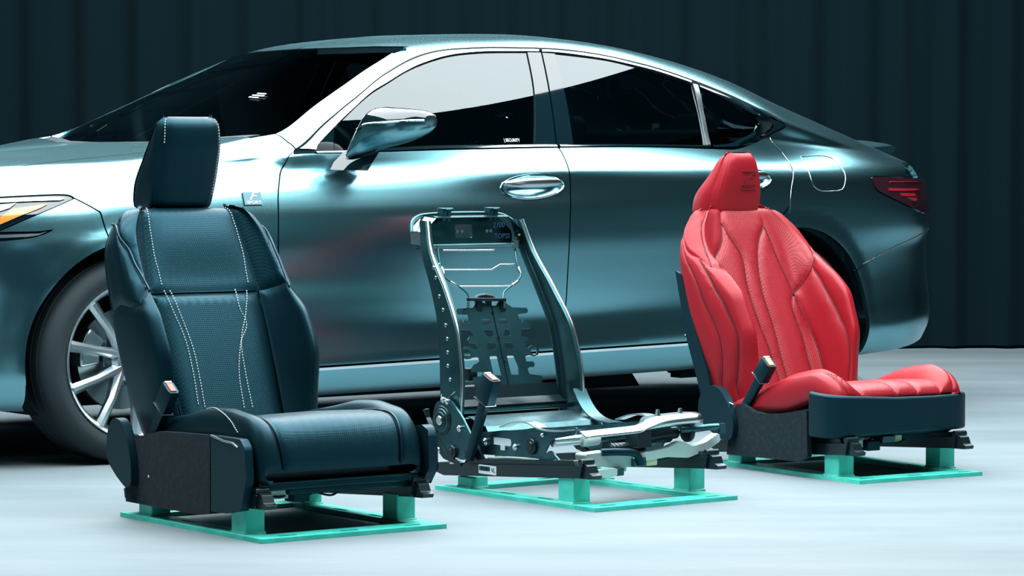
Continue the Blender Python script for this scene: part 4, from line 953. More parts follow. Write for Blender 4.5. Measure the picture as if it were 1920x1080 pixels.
def under_gear(frame, root, h, seed):
    """wiring, connectors and a cross tube hanging between the rails under a trimmed seat"""
    rnd = random.Random(seed)
    mb = MB(); mb.tube([(.18, -.24, h + .05), (.18, .24, h + .05)], .012); mb.tube([(-.2, -.24, h + .03), (-.2, .24, h + .03)], .012); mb.box((.0, 0, h + .075), (.5, .44, .03)); mb.build('cross_tube', M['steel_black'], root)
    for (a, b, z, s, m) in ((.22, -.17, h + .020, (.05, .09, .026), 'ivory'), (.23, -.09, h + .012, (.05, .05, .030), 'plastic'), (.22, .02, h + .028, (.03, .035, .024), 'cream'), (.23, -.03, h + .030, (.05, .05, .022), 'steel'), (.12, -.13, h + .030, (.10, .14, .018), 'ivory'), (.20, .10, h + .03, (.04, .12, .02), 'plastic')):
        MB().box((a, b, z), s).build('connector', M[m], root, bevel=.003)
    for i in range(3):
        pts = curve([(.20 + .02 * rnd.random(), -.22 + .08 * i, h + .03), (.25, -.16 + .08 * i, h + .008 + .01 * rnd.random()), (.22, -.10 + .08 * i, h + .022), (.18, -.02 + .08 * i, h + .035)], .01)
        MB().tube(pts, .003, 6).build('wire', M['plastic'], root)

# ------------------------------------------------------------------ black seat
def reclined(a0, h0, ta, th_):
    return lambda t, w_, n: (a0 + t * ta + n * th_, w_, h0 + t * th_ - n * ta)
root1 = empty('driver_seat', F1.M(), 'black leather car seat with pale stitching and perforated panels, on the left stand', 'car seat', None)
stand(F1, None, .578, .757, 'green steel floor stand under the black seat', [(.228, -.240, .084), (.205, .250, .084), (-.270, -.240, .044), (-.270, .250, .044)])
ta, tb = -.400, .9165
mp1 = reclined(-.262, .310, ta, tb)
tab1 = dict(W=[(-.2, .225), (0, .262), (.15, .272), (.30, .268), (.42, .260), (.50, .248), (.56, .220), (.62, .17)], Nb=[(-.2, .04), (0, .085), (.12, .125), (.22, .115), (.30, .080), (.38, .055), (.48, .035), (.6, .02)],
            Wi=[(-.2, .170), (.3, .182), (.6, .150)], B=[(-.2, .10), (.1, .108), (.3, .118), (.5, .125), (.62, .105)], K=[(-.2, .006), (.31, .012), (.36, .0), (.5, .010), (.62, 0)])
def rows1(p):
    W, Nb, Wi, B, K = p['W'], p['Nb'], p['Wi'], p['B'], p['K']
    return [(0, K), (Wi * .6, K * .9), (Wi * .96, 0), (Wi + (W - Wi) * .35, Nb * .55), (W - .040, Nb), (W - .012, Nb - .022), (W, Nb * .3 - .02), (W - .004, -B + .03), (W - .022, -B), (W * .5, -B - .008), (0, -B - .010)]
B1 = loft(F1, mp1, -.16, .566, tab1, rows1, (.02, 2.2, -.03, .02), (.035, 2.3, -.045, .03), flip=True)
V = B1.V; E1 = B1.b[-1]; tm, tlo_ = .600, -.18; t1 = .335
sh = curve(B1.inv([(174, 409), (205, 422), (232, 456), (256, 500), (280, 545)], 'px', jb=(-E1, 0)), .01)
sh[0, 1] = min(sh[0, 1], -V[6])
vC = float(sh[-1, 1]); aC = float(sh[-1, 0]); a1 = B1.at(t1)
L1, LP = M['leather'], M['leather_perf']
def half(S, name, loop, m, par, **k): return panel(name, S, loop, m, par, mirror=True, **k)
seam = dict(puff=.007, pr=.010, step=.014, rings=(.004, .009), flange=.004)
panel('upper_cushion', B1, cat(dom(B1, (t1, -V[2]), (t1, V[2]), (tm, V[2]), (tm, -V[2]))), LP, root1, **seam)
half(B1, 'shoulder_panel', cat(np.array([[a1, -V[2]], [a1, vC]]), sh[::-1], np.array([[B1.at(.562), -V[7]], [B1.at(tm), -V[7]], [B1.at(tm), -V[2]]])), LP, root1, **seam)
lowc = B1.inv([(222, 572), (240, 577), (262, 571), (280, 548)], 'px', jb=(-E1, 0))
half(B1, 'wing_panel', cat(sh, [[a1, vC + .001]], lowc[::-1][1:], [[lowc[0, 0], -V[7]], [B1.at(.562), -V[7]]]), L1, root1, **seam)
chl = B1.inv([(241, 579), (264, 608), (281, 605), (289, 582)], 'px', jb=(-E1, 0))
half(B1, 'side_bolster', cat([[a1 - .001, -V[2]]], dom(B1, (tlo_, -V[2]), (tlo_, -V[8]), (.30, -V[8])), [[lowc[0, 0], -V[7]]], lowc[:3], [[a1 - .002, vC]]), L1, root1, **seam)
half(B1, 'side_strip', cat([[lowc[0, 0], -V[7]]], dom(B1, (.562, -V[7]), (tm, -V[7]), (tm, -V[8]), (.30, -V[8]))), L1, root1, **seam)
panel('lower_insert', B1, dom(B1, (t1 - .002, -V[2]), (tlo_, -V[2] * .92), (tlo_, V[2] * .92), (t1 - .002, V[2])), LP, root1, puff=.012, pr=.014, step=.014, rings=(.004, .009, .015), flange=.004)
panel('back_shell', B1, dom(B1, (tlo_, V[8]), (tm, V[8]), (tm, B1.V[-1]), (tlo_, B1.V[-1])), M['plastic'], root1, step=.03, weld_y=True, flange=0)
piping('piping', B1, sh, M['piping'], root1, .004, .001, mirror=True)
st1 = B1.inv([(273, 390), (281, 430), (289, 480), (297, 510), (303, 535)], 'px'); stitches('stitching', B1, st1, M['thread'], root1, mirror=True)
for pts in ([(307, 545), (325, 585), (348, 640), (362, 700), (372, 762)], [(318, 545), (338, 590), (362, 655), (376, 720), (384, 765)], [(440, 543), (448, 575), (462, 608), (452, 640), (448, 700), (458, 768)], [(462, 545), (460, 590), (452, 640), (460, 700), (474, 768)]):
    stitches('stitching', B1, curve(B1.inv(pts, 'px'), .01), M['thread'], root1)
# headrest
def headrest(frame, t0, t1_, tabh, cap0, cap1):
    def r(p):
        w_, f, k = p['w'], p['f'], p['k']; q = p.get('q', 0)
        return [(0, f + .004), (w_ * .55, f + .002), (w_ * .86, f - .006), (w_, f - .030), (w_ * p['e'], (f + k) / 2), (w_ * p['e'] * .97, k + .018), (w_ * p['e'] * .7, k), (0, k - .002)]
    return loft(frame, lambda t, w_, n: (n, w_, t), t0, t1_, tabh, r, cap0, cap1, flip=True, nv=90, dt=.008)
H1 = headrest(F1, .864, 1.075, dict(w=[(.84, .100), (.95, .110), (1.08, .104)], f=[(.84, -.525), (.95, -.497), (1.05, -.470), (1.1, -.472)], k=[(.84, -.665), (.90, -.650), (1.0, -.585), (1.1, -.520)], e=[(.84, 1.0), (1.1, .97)]), (.022, 2.4, -.585, .012), (.036, 2.0, -.500, .030))
hrp = root1
VH = H1.V; eh = H1.b[-1]; tA, tB = .842, 1.111
panel('headrest_front', H1, dom(H1, (tA, -VH[2]), (tA, VH[2]), (tB, VH[2]), (tB, -VH[2])), L1, hrp, **{**seam, 'puff': .003})
half(H1, 'headrest_side', dom(H1, (tA, -VH[2]), (tB, -VH[2]), (tB, -VH[5]), (tA, -VH[5])), L1, hrp, **{**seam, 'puff': .003})
panel('headrest_back', H1, dom(H1, (tA, VH[5]), (tB, VH[5]), (tB, VH[-1]), (tA, VH[-1])), L1, hrp, step=.02, weld_y=True, flange=0)
stitches('stitching', H1, dom(H1, (1.102, -VH[2] + .004), (1.03, -VH[2] + .004)), M['thread'], hrp); stitches('stitching', H1, dom(H1, (1.102, VH[2] - .004), (.88, VH[2] - .004)), M['thread'], hrp)
for s_ in (-1, 1): MB().tube([(-.575, .055 * s_, .83), (-.575, .055 * s_, .88)], .006).build('headrest_post', M['zinc'], root1, auto=60)
# cushion
def cushion(frame, t0, t1_, tabc, cap0, cap1, **k):
    def r(p):
        T, bo, W, Wi, Bt = p['T'], p['b'], p['W'], p['Wi'], p['B']
        return [(0, T), (Wi * .6, T + p['g'] * .5), (Wi, T + p['g']), (Wi + (W - Wi) * .35, T + bo * .7), (W - (W - Wi) * .42, T + bo), (W - .010, T + bo - .022), (W, T + bo - .060), (W - .004, Bt + .02), (W - .03, Bt), (W * .5, Bt), (0, Bt)]
    return loft(frame, lambda t, w_, n: (t, w_, n), t0, t1_, tabc, r, cap0, cap1, nv=130, dt=.01, **k)
C1 = cushion(F1, -.24, .222, dict(T=[(-.3, .262), (-.1, .282), (.05, .300), (.18, .316), (.33, .312)], b=[(-.3, .010), (-.1, .020), (.03, .030), (.12, .022), (.2, .008), (.33, .0)], W=[(-.3, .255), (.0, .262), (.33, .262)], Wi=[(-.3, .17), (.2, .195), (.33, .198)], B=[(-.3, .16), (.1, .150), (.33, .132)], g=[(-.3, -.004), (.33, -.005)]), (.05, 2.5, .21, .02), (.098, 2.5, .150, .026))
VC = C1.V; a0c, a1c = -.289, .3195
panel('cushion_insert', C1, dom(C1, (a0c, -VC[2]), (a0c, VC[2]), (a1c, VC[2]), (a1c, -VC[2])), LP, root1, **seam)
half(C1, 'cushion_bolster', dom(C1, (a0c, -VC[2]), (a1c, -VC[2]), (a1c, -VC[8]), (a0c, -VC[8])), L1, root1, **seam)
panel('cushion_base', C1, dom(C1, (a0c, VC[8]), (a1c, VC[8]), (a1c, VC[-1]), (a0c, VC[-1])), M['plastic'], root1, step=.04, weld_y=True, flange=0)
stitches('stitching', C1, C1.inv([(386, 764), (405, 766), (423, 778), (436, 793), (447, 812)], 'px', jb=(-C1.b[-1], 0)), M['thread'], root1)
piping('piping', C1, dom(C1, (.0, -VC[2]), (.319, -VC[2])), M['piping'], root1, .004, -.001, mirror=True)
# trim panels round the base
tr = MB(); side_plate(tr, [(-.345, .045), (-.36, .20), (-.345, .232), (-.30, .230), (-.24, .236), (-.16, .252), (.115, .262), (.115, .055), (.05, .045)], -.278, .022); tr.build('side_valance', M['carpet'], root1, bevel=.006)
tr = MB(); side_plate(tr, [(.118, .060), (.118, .262), (.20, .262), (.27, .262), (.292, .240), (.300, .16), (.272, .075), (.20, .062)], -.276, .024); tr.build('front_side_trim', M['plastic'], root1, bevel=.006)
tr = MB().tube([(.125, -.290, .262), (.19, -.290, .252), (.235, -.290, .250), (.262, -.290, .240)], .003); tr.build('trim_edge', M['satin'], root1)
tr = MB(); side_plate(tr, [(-.30, .10), (-.30, .22), (.18, .262), (.300, .275), (.330, .262), (.335, .16), (.300, .115), (.1, .10)], .276, .030); tr.build('side_valance', M['plastic'], root1, bevel=.016)
tr = MB(); tr.box((.27, 0, .136), (.07, .50, .022)); tr.box((.275, .05, .118), (.02, .40, .020)); tr.build('front_rail_cover', M['plastic'], root1, bevel=.006)
rc = MB(); side_plate(rc, rounded([(-.412, .16), (-.408, .235), (-.375, .278), (-.325, .272), (-.292, .225), (-.272, .16), (-.270, .100), (-.300, .086), (-.36, .118)], .035, 5), -.300, .026); rc.build('recliner_cover', M['plastic'], root1, bevel=.009)
rc = MB(); side_plate(rc, rounded([(-.43, .12), (-.43, .25), (-.36, .30), (-.26, .25), (-.24, .10), (-.34, .08)], .04, 5), .285, .024); rc.build('recliner_cover', M['plastic'], root1, bevel=.009)
bt = MB().lathe([(0, 0), (0, .004), (.001, .003), (.0015, 0)], Matrix.Translation((-.215, -.2895, .125)) @ Matrix.Rotation(pi / 2, 4, 'X'), 12); bt.build('trim_clip', M['sticker'], root1)
MB().box((-.30, 0, .17), (.10, .48, .14)).build('seat_base', M['plastic'], root1, bevel=.02)
rails(F1, root1, .042, .084, -.240, .250)
buckle(root1, (-.245, -.262, .225), (-.138, -.262, .372), None, M['button'], head=(.056, .032, .075))
under_gear(F1, root1, .088, 3)
# ------------------------------------------------------------------ red seat
root3 = empty('driver_seat', F3.M(), 'red leather bucket car seat with an embossed headrest, on the right stand', 'car seat')
stand(F3, None, .488, .754, 'green steel floor stand under the red seat', [(.218, -.198, .084), (.195, .225, .084), (-.275, -.205, .044), (-.270, .215, .044)])
M['red_emboss'] = mat('embossed_red', (.22, .009, .016), .35)
RL, RP, RS = M['red_leather'], M['red_perf'], M['red_side']
mp3 = reclined(-.326, .287, -.420, .9075)
tab3 = dict(W=[(-.2, .22), (0, .244), (.12, .256), (.30, .264), (.40, .264), (.47, .252), (.52, .232), (.56, .20), (.62, .14)], Nb=[(-.2, .06), (0, .135), (.1, .172), (.2, .172), (.28, .140), (.36, .085), (.44, .035), (.52, .012), (.62, .0)],
            Wi=[(-.2, .140), (.25, .150), (.45, .14), (.6, .09)], B=[(-.2, .10), (.1, .10), (.4, .075), (.62, .05)], K=[(-.2, .006), (.25, .012), (.5, .012), (.62, 0)])
def rows3(p):
    W, Nb, Wi, B, K = p['W'], p['Nb'], p['Wi'], p['B'], p['K']
    return [(0, K), (Wi * .6, K * .9), (Wi * .96, 0), (Wi + (W - Wi) * .34, Nb * .60), (W - .052, Nb), (W - .018, Nb - .018), (W, Nb * .35 - .02), (W - .004, -B + .03), (W - .022, -B), (W * .5, -B - .008), (0, -B - .010)]
B3 = loft(F3, mp3, -.16, .572, tab3, rows3, (.02, 2.2, -.03, .02), (.030, 2.3, -.030, .03), flip=True)
V = B3.V; E3 = B3.b[-1]; tm, tlo_ = .600, -.18
def l3(*pts, side=0): return curve(B3.inv(pts, 'px', jb=(-V[8], V[8]) if not side else ((-V[8], -.005) if side < 0 else (.005, V[8]))), .012)
aT, aL = B3.at(tm), B3.at(tlo_)
def top(L, v=None): return cat([[aT, L[0][1] if v is None else v]], L)
def bot(L, v=None): return cat(L, [[aL, L[-1][1] if v is None else v]])
mir = lambda L: np.asarray(L) * [1, -1]
lc = bot(top(l3((1351, 413), (1368, 439), (1392, 478), (1403, 532), (1423, 598), (1447, 660), (1465, 715)))); ld = bot(top(l3((1437, 413), (1425, 447), (1423, 493), (1434, 555), (1452, 610), (1469, 676), (1482, 720))))
leU = l3((1434, 422), (1458, 478), (1489, 546), side=1); leL = bot(l3((1489, 546), (1487, 571), (1508, 633), (1520, 680), (1530, 715), side=1))
lgf = bot(l3((1491, 548), (1512, 602), (1528, 641), (1539, 678), (1548, 715), side=1))
lsf = l3((1440, 388), (1473, 404), (1500, 423), (1520, 443), (1526, 472), (1516, 509), (1491, 548), side=1)
lhf = bot(l3((1520, 497), (1551, 552), (1575, 600), (1586, 628), (1590, 672), (1587, 715), side=1))
near = -1
lbU = l3((1354, 416), (1351, 462), (1355, 522), side=near)
lsn = mir(lsf); lgn = mir(lgf); leLn = mir(leL)
lsn = cat(l3((1328, 384), (1318, 415), (1319, 445), (1334, 497), side=near))
ljn = bot(l3((1308, 480), (1337, 540), (1360.5, 583), (1378, 625), (1381, 680), (1378, 722), side=near)); lkn = bot(l3((1269.5, 431), (1290.5, 501), (1318, 571), (1345, 633), (1351, 680), (1350, 722), side=near))
sm3 = dict(puff=.008, pr=.010, step=.014, rings=(.004, .009), flange=.004)
jn = mir(leU[-1:])     # hidden meeting point of the near shoulder
panel('spine_panel', B3, cat(lc, ld[::-1]), RP, root3, **sm3)
panel('back_insert', B3, cat(ld, leL[::-1], leU[::-1], [[aT, leU[0, 1]]]), RP, root3, **sm3)
panel('back_insert', B3, cat([[aT, lbU[0, 1]]], lbU, mir(leL[2:]), lc[::-1]), RP, root3, **sm3)
panel('shoulder_panel', B3, cat([[aT, leU[0, 1] + .0005]], leU, lsf[::-1], [[aT, lsf[0, 1]]]), RP, root3, **sm3)
panel('shoulder_panel', B3, cat([[aT, lsn[0, 1]]], lsn, mir(lsf[-3:]), mir(leL[1:3]), lbU[::-1], [[aT, lbU[0, 1] - .0005]]), RP, root3, **sm3)
for sg, lg, lh, le, ls, lk in ((1, lgf, lhf, leL, lsf, None), (-1, lgn, ljn, leLn, lsn, lkn)):
    panel('bolster_strip', B3, cat(le[1:], lg[::-1][:-1]), RP, root3, **sm3)
    k = len(ls) - 1
    if sg > 0:
        j = int(np.argmin(np.abs(ls[:, 0] - lh[0, 0]) + 10 * (np.arange(len(ls)) < len(ls) // 2)))
        panel('side_bolster', B3, cat(ls[j:], lg[1:], lh[::-1]), RS, root3, **sm3)
        panel('bolster_side', B3, cat([[aT, ls[0, 1]]], ls[:j + 1], lh, [[aL, V[8]], [aT, V[8]]]), RS, root3, **sm3)
    else:
        panel('side_bolster', B3, cat(ls[-1:], mir(lsf[-3:]), lg[1:], lh[::-1]), RS, root3, **sm3)
        jj = lh[0]
        panel('shoulder_side', B3, cat([[aT, ls[0, 1]]], ls, lh[:1], [[lk[0, 0], lk[0, 1]]], [[aT, max(-V[7], lk[0, 1])]]), RS, root3, **sm3)
        panel('bolster_side', B3, cat(lh, lk[::-1]), RS, root3, **sm3)
        panel('bolster_edge', B3, cat([[aT, max(-V[7], lk[0, 1]) - .0005]], lk, [[aL, -V[8] - .001], [aT, -V[8] - .001]]), RS, root3, **sm3)
panel('back_shell', B3, cat(dom(B3, (tlo_, V[8]), (tm, V[8]), (tm, V[-1]), (tlo_, V[-1]))), M['plastic'], root3, step=.03, weld_y=True, flange=0, lift=.001)
bs = MB(); side_plate(bs, [(-.575, .62), (-.545, .61), (-.465, .44), (-.395, .30), (-.37, .22), (-.42, .20), (-.45, .27), (-.51, .40)], -.252, .012); bs.build('shell_edge', M['plastic'], root3, bevel=.004)
for L in (lc, ld, leU, leL, lgf, lsf, lhf, lbU, lsn, ljn, lkn): piping('seam', B3, L[1:] if len(L) > 30 else L, M['red_thread'], root3, .0022, -.0075)
stitches('stitching', B3, ljn[1:-1] + [0, .006], M['red_thread'], root3, lift=-.001)
# headrest
H3 = headrest(F3, .815, .975, dict(w=[(.77, .090), (.86, .098), (.93, .082), (1.02, .052)], f=[(.77, -.575), (.86, -.560), (.95, -.545), (1.02, -.550)], k=[(.77, -.715), (.85, -.700), (.93, -.645), (1.02, -.600)], e=[(.77, 1.22), (.9, 1.10), (1.02, .99)]), (.025, 2.4, -.635, .012), (.034, 2.1, -.570, .016))
VH = H3.V; tA, tB = .789, 1.009
panel('headrest_front', H3, dom(H3, (tA, -VH[2]), (tA, VH[2]), (tB, VH[2]), (tB, -VH[2])), RS, root3, **{**seam, 'puff': .004})
half(H3, 'headrest_cheek', dom(H3, (tA, -VH[2]), (tB, -VH[2]), (tB, -VH[3] - .2 * (VH[4] - VH[3])), (tA, -VH[3] - .2 * (VH[4] - VH[3]))), RS, root3, **{**seam, 'puff': .004})
half(H3, 'headrest_side', dom(H3, (tA, -VH[3] - .2 * (VH[4] - VH[3])), (tB, -VH[3] - .2 * (VH[4] - VH[3])), (tB, -VH[6]), (tA, -VH[6])), RS, root3, **{**seam, 'puff': .004})
panel('headrest_back', H3, dom(H3, (tA, VH[6]), (tB, VH[6]), (tB, VH[-1]), (tA, VH[-1])), RS, root3, step=.02, weld_y=True, flange=0)
qn = H3.inv([(1405, 336)], 'px'); Pn, Nn = Vector(H3.pos(qn)[0]), Vector(H3.nrm(qn)[0]); Yv = Vector((0, 0, 1)); Yv = (Yv - Nn * Yv.dot(Nn)).normalized(); Xv = Yv.cross(Nn)
E4 = Matrix.Translation(Pn) @ Matrix((Xv, Yv, Nn)).transposed().to_4x4(); hf3 = [o for o in root3.children if o.name.startswith('headrest_front')][0]
em = MB(); em.box((0, .027, .0005), (.066, .003, .002)); em.box((.004, .021, .0005), (.050, .002, .002)); em.box((0, -.033, .0005), (.066, .003, .002)); em.xf(E4); em.build('embossed_lines', M['red_emboss'], hf3)
letters('embossed_letters', 'F', None, None, .042, M['red_emboss'], hf3, E4 @ Matrix.Translation((-.026, -.010, .0005)), shear=.5, width=.050, ext=.001)
letters('embossed_letters', 'SPORT', None, None, .014, M['red_emboss'], hf3, E4 @ Matrix.Translation((-.029, -.027, .0005)), shear=.2, width=.058, ext=.001)
# cushion
C3 = cushion(F3, -.26, .195, dict(T=[(-.3, .215), (-.1, .255), (.05, .285), (.18, .298), (.33, .294)], b=[(-.3, .0), (-.1, .022), (.05, .040), (.15, .044), (.22, .030), (.33, .010)], W=[(-.3, .25), (.0, .262), (.2, .262), (.33, .250)], Wi=[(-.3, .15), (.2, .165), (.33, .17)], B=[(-.3, .165), (.0, .185), (.2, .235), (.33, .238)], g=[(-.3, -.004), (.33, -.004)]), (.04, 2.5, .20, .02), (.088, 2.2, .246, .030))
VC = C3.V; a0c, a1c = -.299, .282
g1, g2 = .30 * VC[2], .62 * VC[2]
for v0, v1 in ((-VC[2], -.02), (-.02, .065), (.065, VC[2])):
    panel('cushion_insert', C3, dom(C3, (a0c, v0), (a0c, v1), (a1c, v1), (a1c, v0)), RP, root3, **{**sm3, 'puff': .005})
half(C3, 'cushion_bolster', dom(C3, (a0c, -VC[2]), (a1c, -VC[2]), (a1c, -VC[4] - .3 * (VC[5] - VC[4])), (.13, -VC[4] - .3 * (VC[5] - VC[4])), (a0c, -VC[4] - .3 * (VC[5] - VC[4]))), RS, root3, **sm3)
half(C3, 'cushion_side', dom(C3, (a0c, -VC[4] - .3 * (VC[5] - VC[4])), (.13, -VC[4] - .3 * (VC[5] - VC[4])), (a1c, -VC[4] - .3 * (VC[5] - VC[4])), (a1c, -VC[8]), (a0c, -VC[8])), RS, root3, **sm3)
panel('cushion_base', C3, dom(C3, (a0c, VC[8]), (a1c, VC[8]), (a1c, VC[-1]), (a0c, VC[-1])), M['plastic'], root3, step=.04, weld_y=True, flange=0)
stitches('stitching', C3, C3.inv([(1553, 702), (1568, 706), (1576, 718), (1580, 732)], 'px', jb=(-C3.b[-1], 0)), M['red_thread'], root3)
# wrap-round front trim, side carpet, covers
def wall(name, plan, z0, z1, th, m, root, bevel=.008):
    P = np.asarray(plan, float); T = np.gradient(P, axis=0); T /= np.linalg.norm(T, axis=1, keepdims=True); Nn = np.stack([-T[:, 1], T[:, 0]], 1) * th
    V = []; n = len(P); s = np.linspace(0, 1, n)
    for i in range(n):
        a = np.interp(s[i], np.linspace(0, 1, len(z0)), z0); b = np.interp(s[i], np.linspace(0, 1, len(z1)), z1)
        for (k, z) in ((0, a), (0, b), (1, b), (1, a)): q = P[i] + Nn[i] * k; V.append((q[0], q[1], z))
    F = [(i * 4 + j, (i + 1) * 4 + j, (i + 1) * 4 + (j + 1) % 4, i * 4 + (j + 1) % 4) for i in range(n - 1) for j in range(4)] + [(0, 1, 2, 3), tuple(4 * (n - 1) + k for k in (3, 2, 1, 0))]
    return MB().add(V, F).build(name, m, root, bevel=bevel, auto=40)
plan = curve([(.165, -.280), (.225, -.281), (.265, -.272), (.288, -.24), (.298, -.12), (.301, 0), (.298, .12), (.285, .24), (.255, .275), (.18, .282), (-.10, .280), (-.28, .275)], .02)
wall('wrap_trim', plan, (.130, .134, .138, .140, .140, .135, .125, .12), (.272, .262, .252, .250, .254, .255, .245, .225), .016, M['plastic'], root3)
tr = MB(); side_plate(tr, [(-.255, .042), (-.235, .16), (-.205, .205), (-.17, .212), (-.12, .190), (-.06, .186), (.02, .192), (.10, .205), (.160, .215), (.165, .07), (.12, .050)], -.272, .018); tr.build('side_valance', M['carpet'], root3, bevel=.005)
rc = MB(); side_plate(rc, rounded([(-.385, .15), (-.382, .22), (-.335, .262), (-.275, .258), (-.225, .215), (-.190, .150), (-.20, .095), (-.25, .088), (-.31, .110)], .035, 5), -.288, .026); rc.build('recliner_cover', M['plastic'], root3, bevel=.009)
rc = MB(); side_plate(rc, rounded([(-.41, .12), (-.40, .24), (-.33, .28), (-.24, .24), (-.22, .10), (-.32, .08)], .04, 5), .285, .022); rc.build('recliner_cover', M['plastic'], root3, bevel=.009)
MB().tube([(-.275, -.290, .235), (-.235, -.290, .212), (-.205, -.290, .205)], .003).build('trim_edge', M['satin'], root3)
MB().box((-.30, 0, .17), (.10, .46, .13)).build('seat_base', M['plastic'], root3, bevel=.02)
MB().box((.10, 0, .175), (.30, .48, .10)).build('seat_pan', M['plastic'], root3, bevel=.02)
rails(F3, root3, .042, .084, -.215, .215)
buckle(root3, (-.205, -.262, .170), (-.056, -.262, .350), None, M['orange_button'], head=(.054, .034, .070))
under_gear(F3, root3, .088, 5)

# ------------------------------------------------------------------ bare seat frame in the middle
root2 = empty('seat_frame', F2.M(), 'bare metal car seat frame without upholstery, springs and rails exposed, on the middle stand', 'seat frame')
stand(F2, None, .533, .762, 'green steel floor stand under the bare metal seat frame', [(.232, -.222, .088), (.170, .262, .088), (-.280, -.200, .044), (-.255, .262, .044)])
ST_, SB, ZN = M['steel'], M['steel_black'], M['zinc']
hh = [.80, .71, .59, .46, .30, .20]; fe = [-.535, -.498, -.405, -.325, -.295, -.300]; re_ = [-.575, -.548, -.482, -.425, -.402, -.395]; bw = [.186, .200, .210, .224, .235, .238]
hs = np.linspace(.80, .20, 26); fe_ = pchip(hh[::-1], fe[::-1], hs); rr_ = pchip(hh[::-1], re_[::-1], hs); bb_ = pchip(hh[::-1], bw[::-1], hs)
for sg in (-1, 1):
    mb = MB(); V = []
    for i, h in enumerate(hs):
        b = bb_[i]; f, r_ = fe_[i], rr_[i]; iw = .016
        sec = [(f + .002, b - iw), (f + .004, b - .004), (f - .004, b + .002), (r_ + .008, b + .002), (r_, b - .004), (r_ - .002, b - .020), (r_ + .003, b - .020), (r_ + .006, b - .006), (r_ + .010, b - .003), (f - .008, b - .003), (f - .003, b - .008), (f - .002, b - iw)]
        V += [(a, sg * y, h) for a, y in sec]
    n = 12; F = [(i * n + j, i * n + (j + 1) % n, (i + 1) * n + (j + 1) % n, (i + 1) * n + j) for i in range(len(hs) - 1) for j in range(n)]
    if sg > 0: F = [f[::-1] for f in F]
    mb.add(V, F); sf = mb.build('side_member', ST_, root2, auto=30)
    MB().tube([(fe_[i] + .001, sg * (bb_[i] - .004), hs[i]) for i in range(len(hs))], .0055, 8).build('front_bead', ZN, sf, auto=60)
    for (a, h) in ((-.47, .66), (-.455, .63), (-.43, .575), (-.405, .535), (-.385, .49), (-.372, .45), (-.365, .41), (-.36, .37), (-.345, .33), (-.36, .26)):
        b = float(np.interp(-h, -hs, bb_)); hb = MB(); disc(hb, a, sg * (b + .003), h, .006, .003, 10, .001); hb.build('rivet', ZN, sf, auto=40)
    rb = MB(); rb.tube([(-.385, sg * .238, .285), (-.385, sg * .238, .262), (-.372, sg * .238, .258), (-.320, sg * .236, .295)], .003); rb.build('pressed_rib', ZN, sf)
# pressed top member with window
Mt = Matrix(((0, .0, 1, -.548), (1, 0, 0, 0), (0, 1, 0, 0), (0, 0, 0, 1))) @ Matrix.Rotation(radians(-4), 4, 'X')
tmb = MB(); tmb.prism(rounded([(-.188, .722), (-.190, .765), (-.140, .806), (.140, .806), (.190, .765), (.188, .722)], .012, 3), Mt, .004, [rounded([(-.030, .745), (.036, .745), (.036, .787), (-.030, .787)], .008, 3)])
tpm = tmb.build('top_member', ST_, root2, bevel=.001)
fl_ = MB(); ribbon(fl_, [(-.606, .802), (-.60, .812), (-.56, .812), (-.549, .808)], -.142, .142, .003); ribbon(fl_, [(-.590, .714), (-.560, .716), (-.547, .726)], -.185, .185, .003); fl_.build('member_flange', ST_, tpm)
for sg in (-1, 1):
    g = MB(); g.add([(-.546, sg * .142, .806), (-.546, sg * .192, .765), (-.60, sg * .200, .770), (-.606, sg * .150, .812)], [(0, 1, 2, 3) if sg < 0 else (3, 2, 1, 0)]); g.add([(-.546, sg * .190, .766), (-.546, sg * .190, .724), (-.598, sg * .198, .728), (-.600, sg * .200, .772)], [(0, 1, 2, 3) if sg < 0 else (3, 2, 1, 0)])
    g.build('corner_gusset', ZN if sg < 0 else ST_, tpm)
    MB().tube([(-.545, sg * .165, .735), (-.545, sg * .165, .71)], .011, 12).build('bushing', ZN, tpm)
    d_ = MB(); disc(d_, 0, 0, 0, .013, .004, 16); d_.xf(Matrix.Translation((-.5445, sg * .176, .750)) @ Matrix.Rotation(pi / 2, 4, 'Z') @ Matrix.Scale(1.5, 4, (0, 0, 1))); d_.build('oval_boss', M['gloss_black'], tpm, auto=40)
    MB().box((-.543, sg * .176, .752), (.003, .006, .006)).build('plug', M['yellow'], tpm)
    hb = MB(); hb.box((-.572, sg * .090 - .009, .818), (.030, .016, .040)); hb.box((-.572, sg * .090 + .010, .816), (.026, .014, .036)); hb.box((-.556, sg * .090, .836), (.006, .040, .004)); hb.build('headrest_bracket', ST_, root2, bevel=.002)
for y in (-.062, -.044, .052, .066):
    d_ = MB(); disc(d_, 0, 0, 0, .005, .003, 10); d_.xf(Matrix.Translation((-.5445, y, .766)) @ Matrix.Rotation(pi / 2, 4, 'Z')); d_.build('rivet', ZN, tpm)
MB().tube(curve([(-.575, -.212, .765), (-.592, -.198, .795), (-.604, -.165, .812), (-.606, -.130, .817), (-.606, .130, .817), (-.604, .165, .810), (-.590, .200, .785), (-.575, .212, .755)], .01), .006, 10).build('top_tube', ST_, root2, auto=60)
blue = mat('blue_marker', (.012, .04, .13), .6)
TX = Matrix(((0, 0, 1, -.5452), (1, 0, 0, .075), (0, 1, 0, .776), (0, 0, 0, 1)))
letters('marker_writing', '2100', None, None, .024, blue, tpm, TX, shear=.2, width=.045, ext=.0003); letters('marker_writing', 'TOPSS', None, None, .022, blue, tpm, Matrix.Translation((0, .005, -.034)) @ TX, shear=.1, width=.060, ext=.0003)
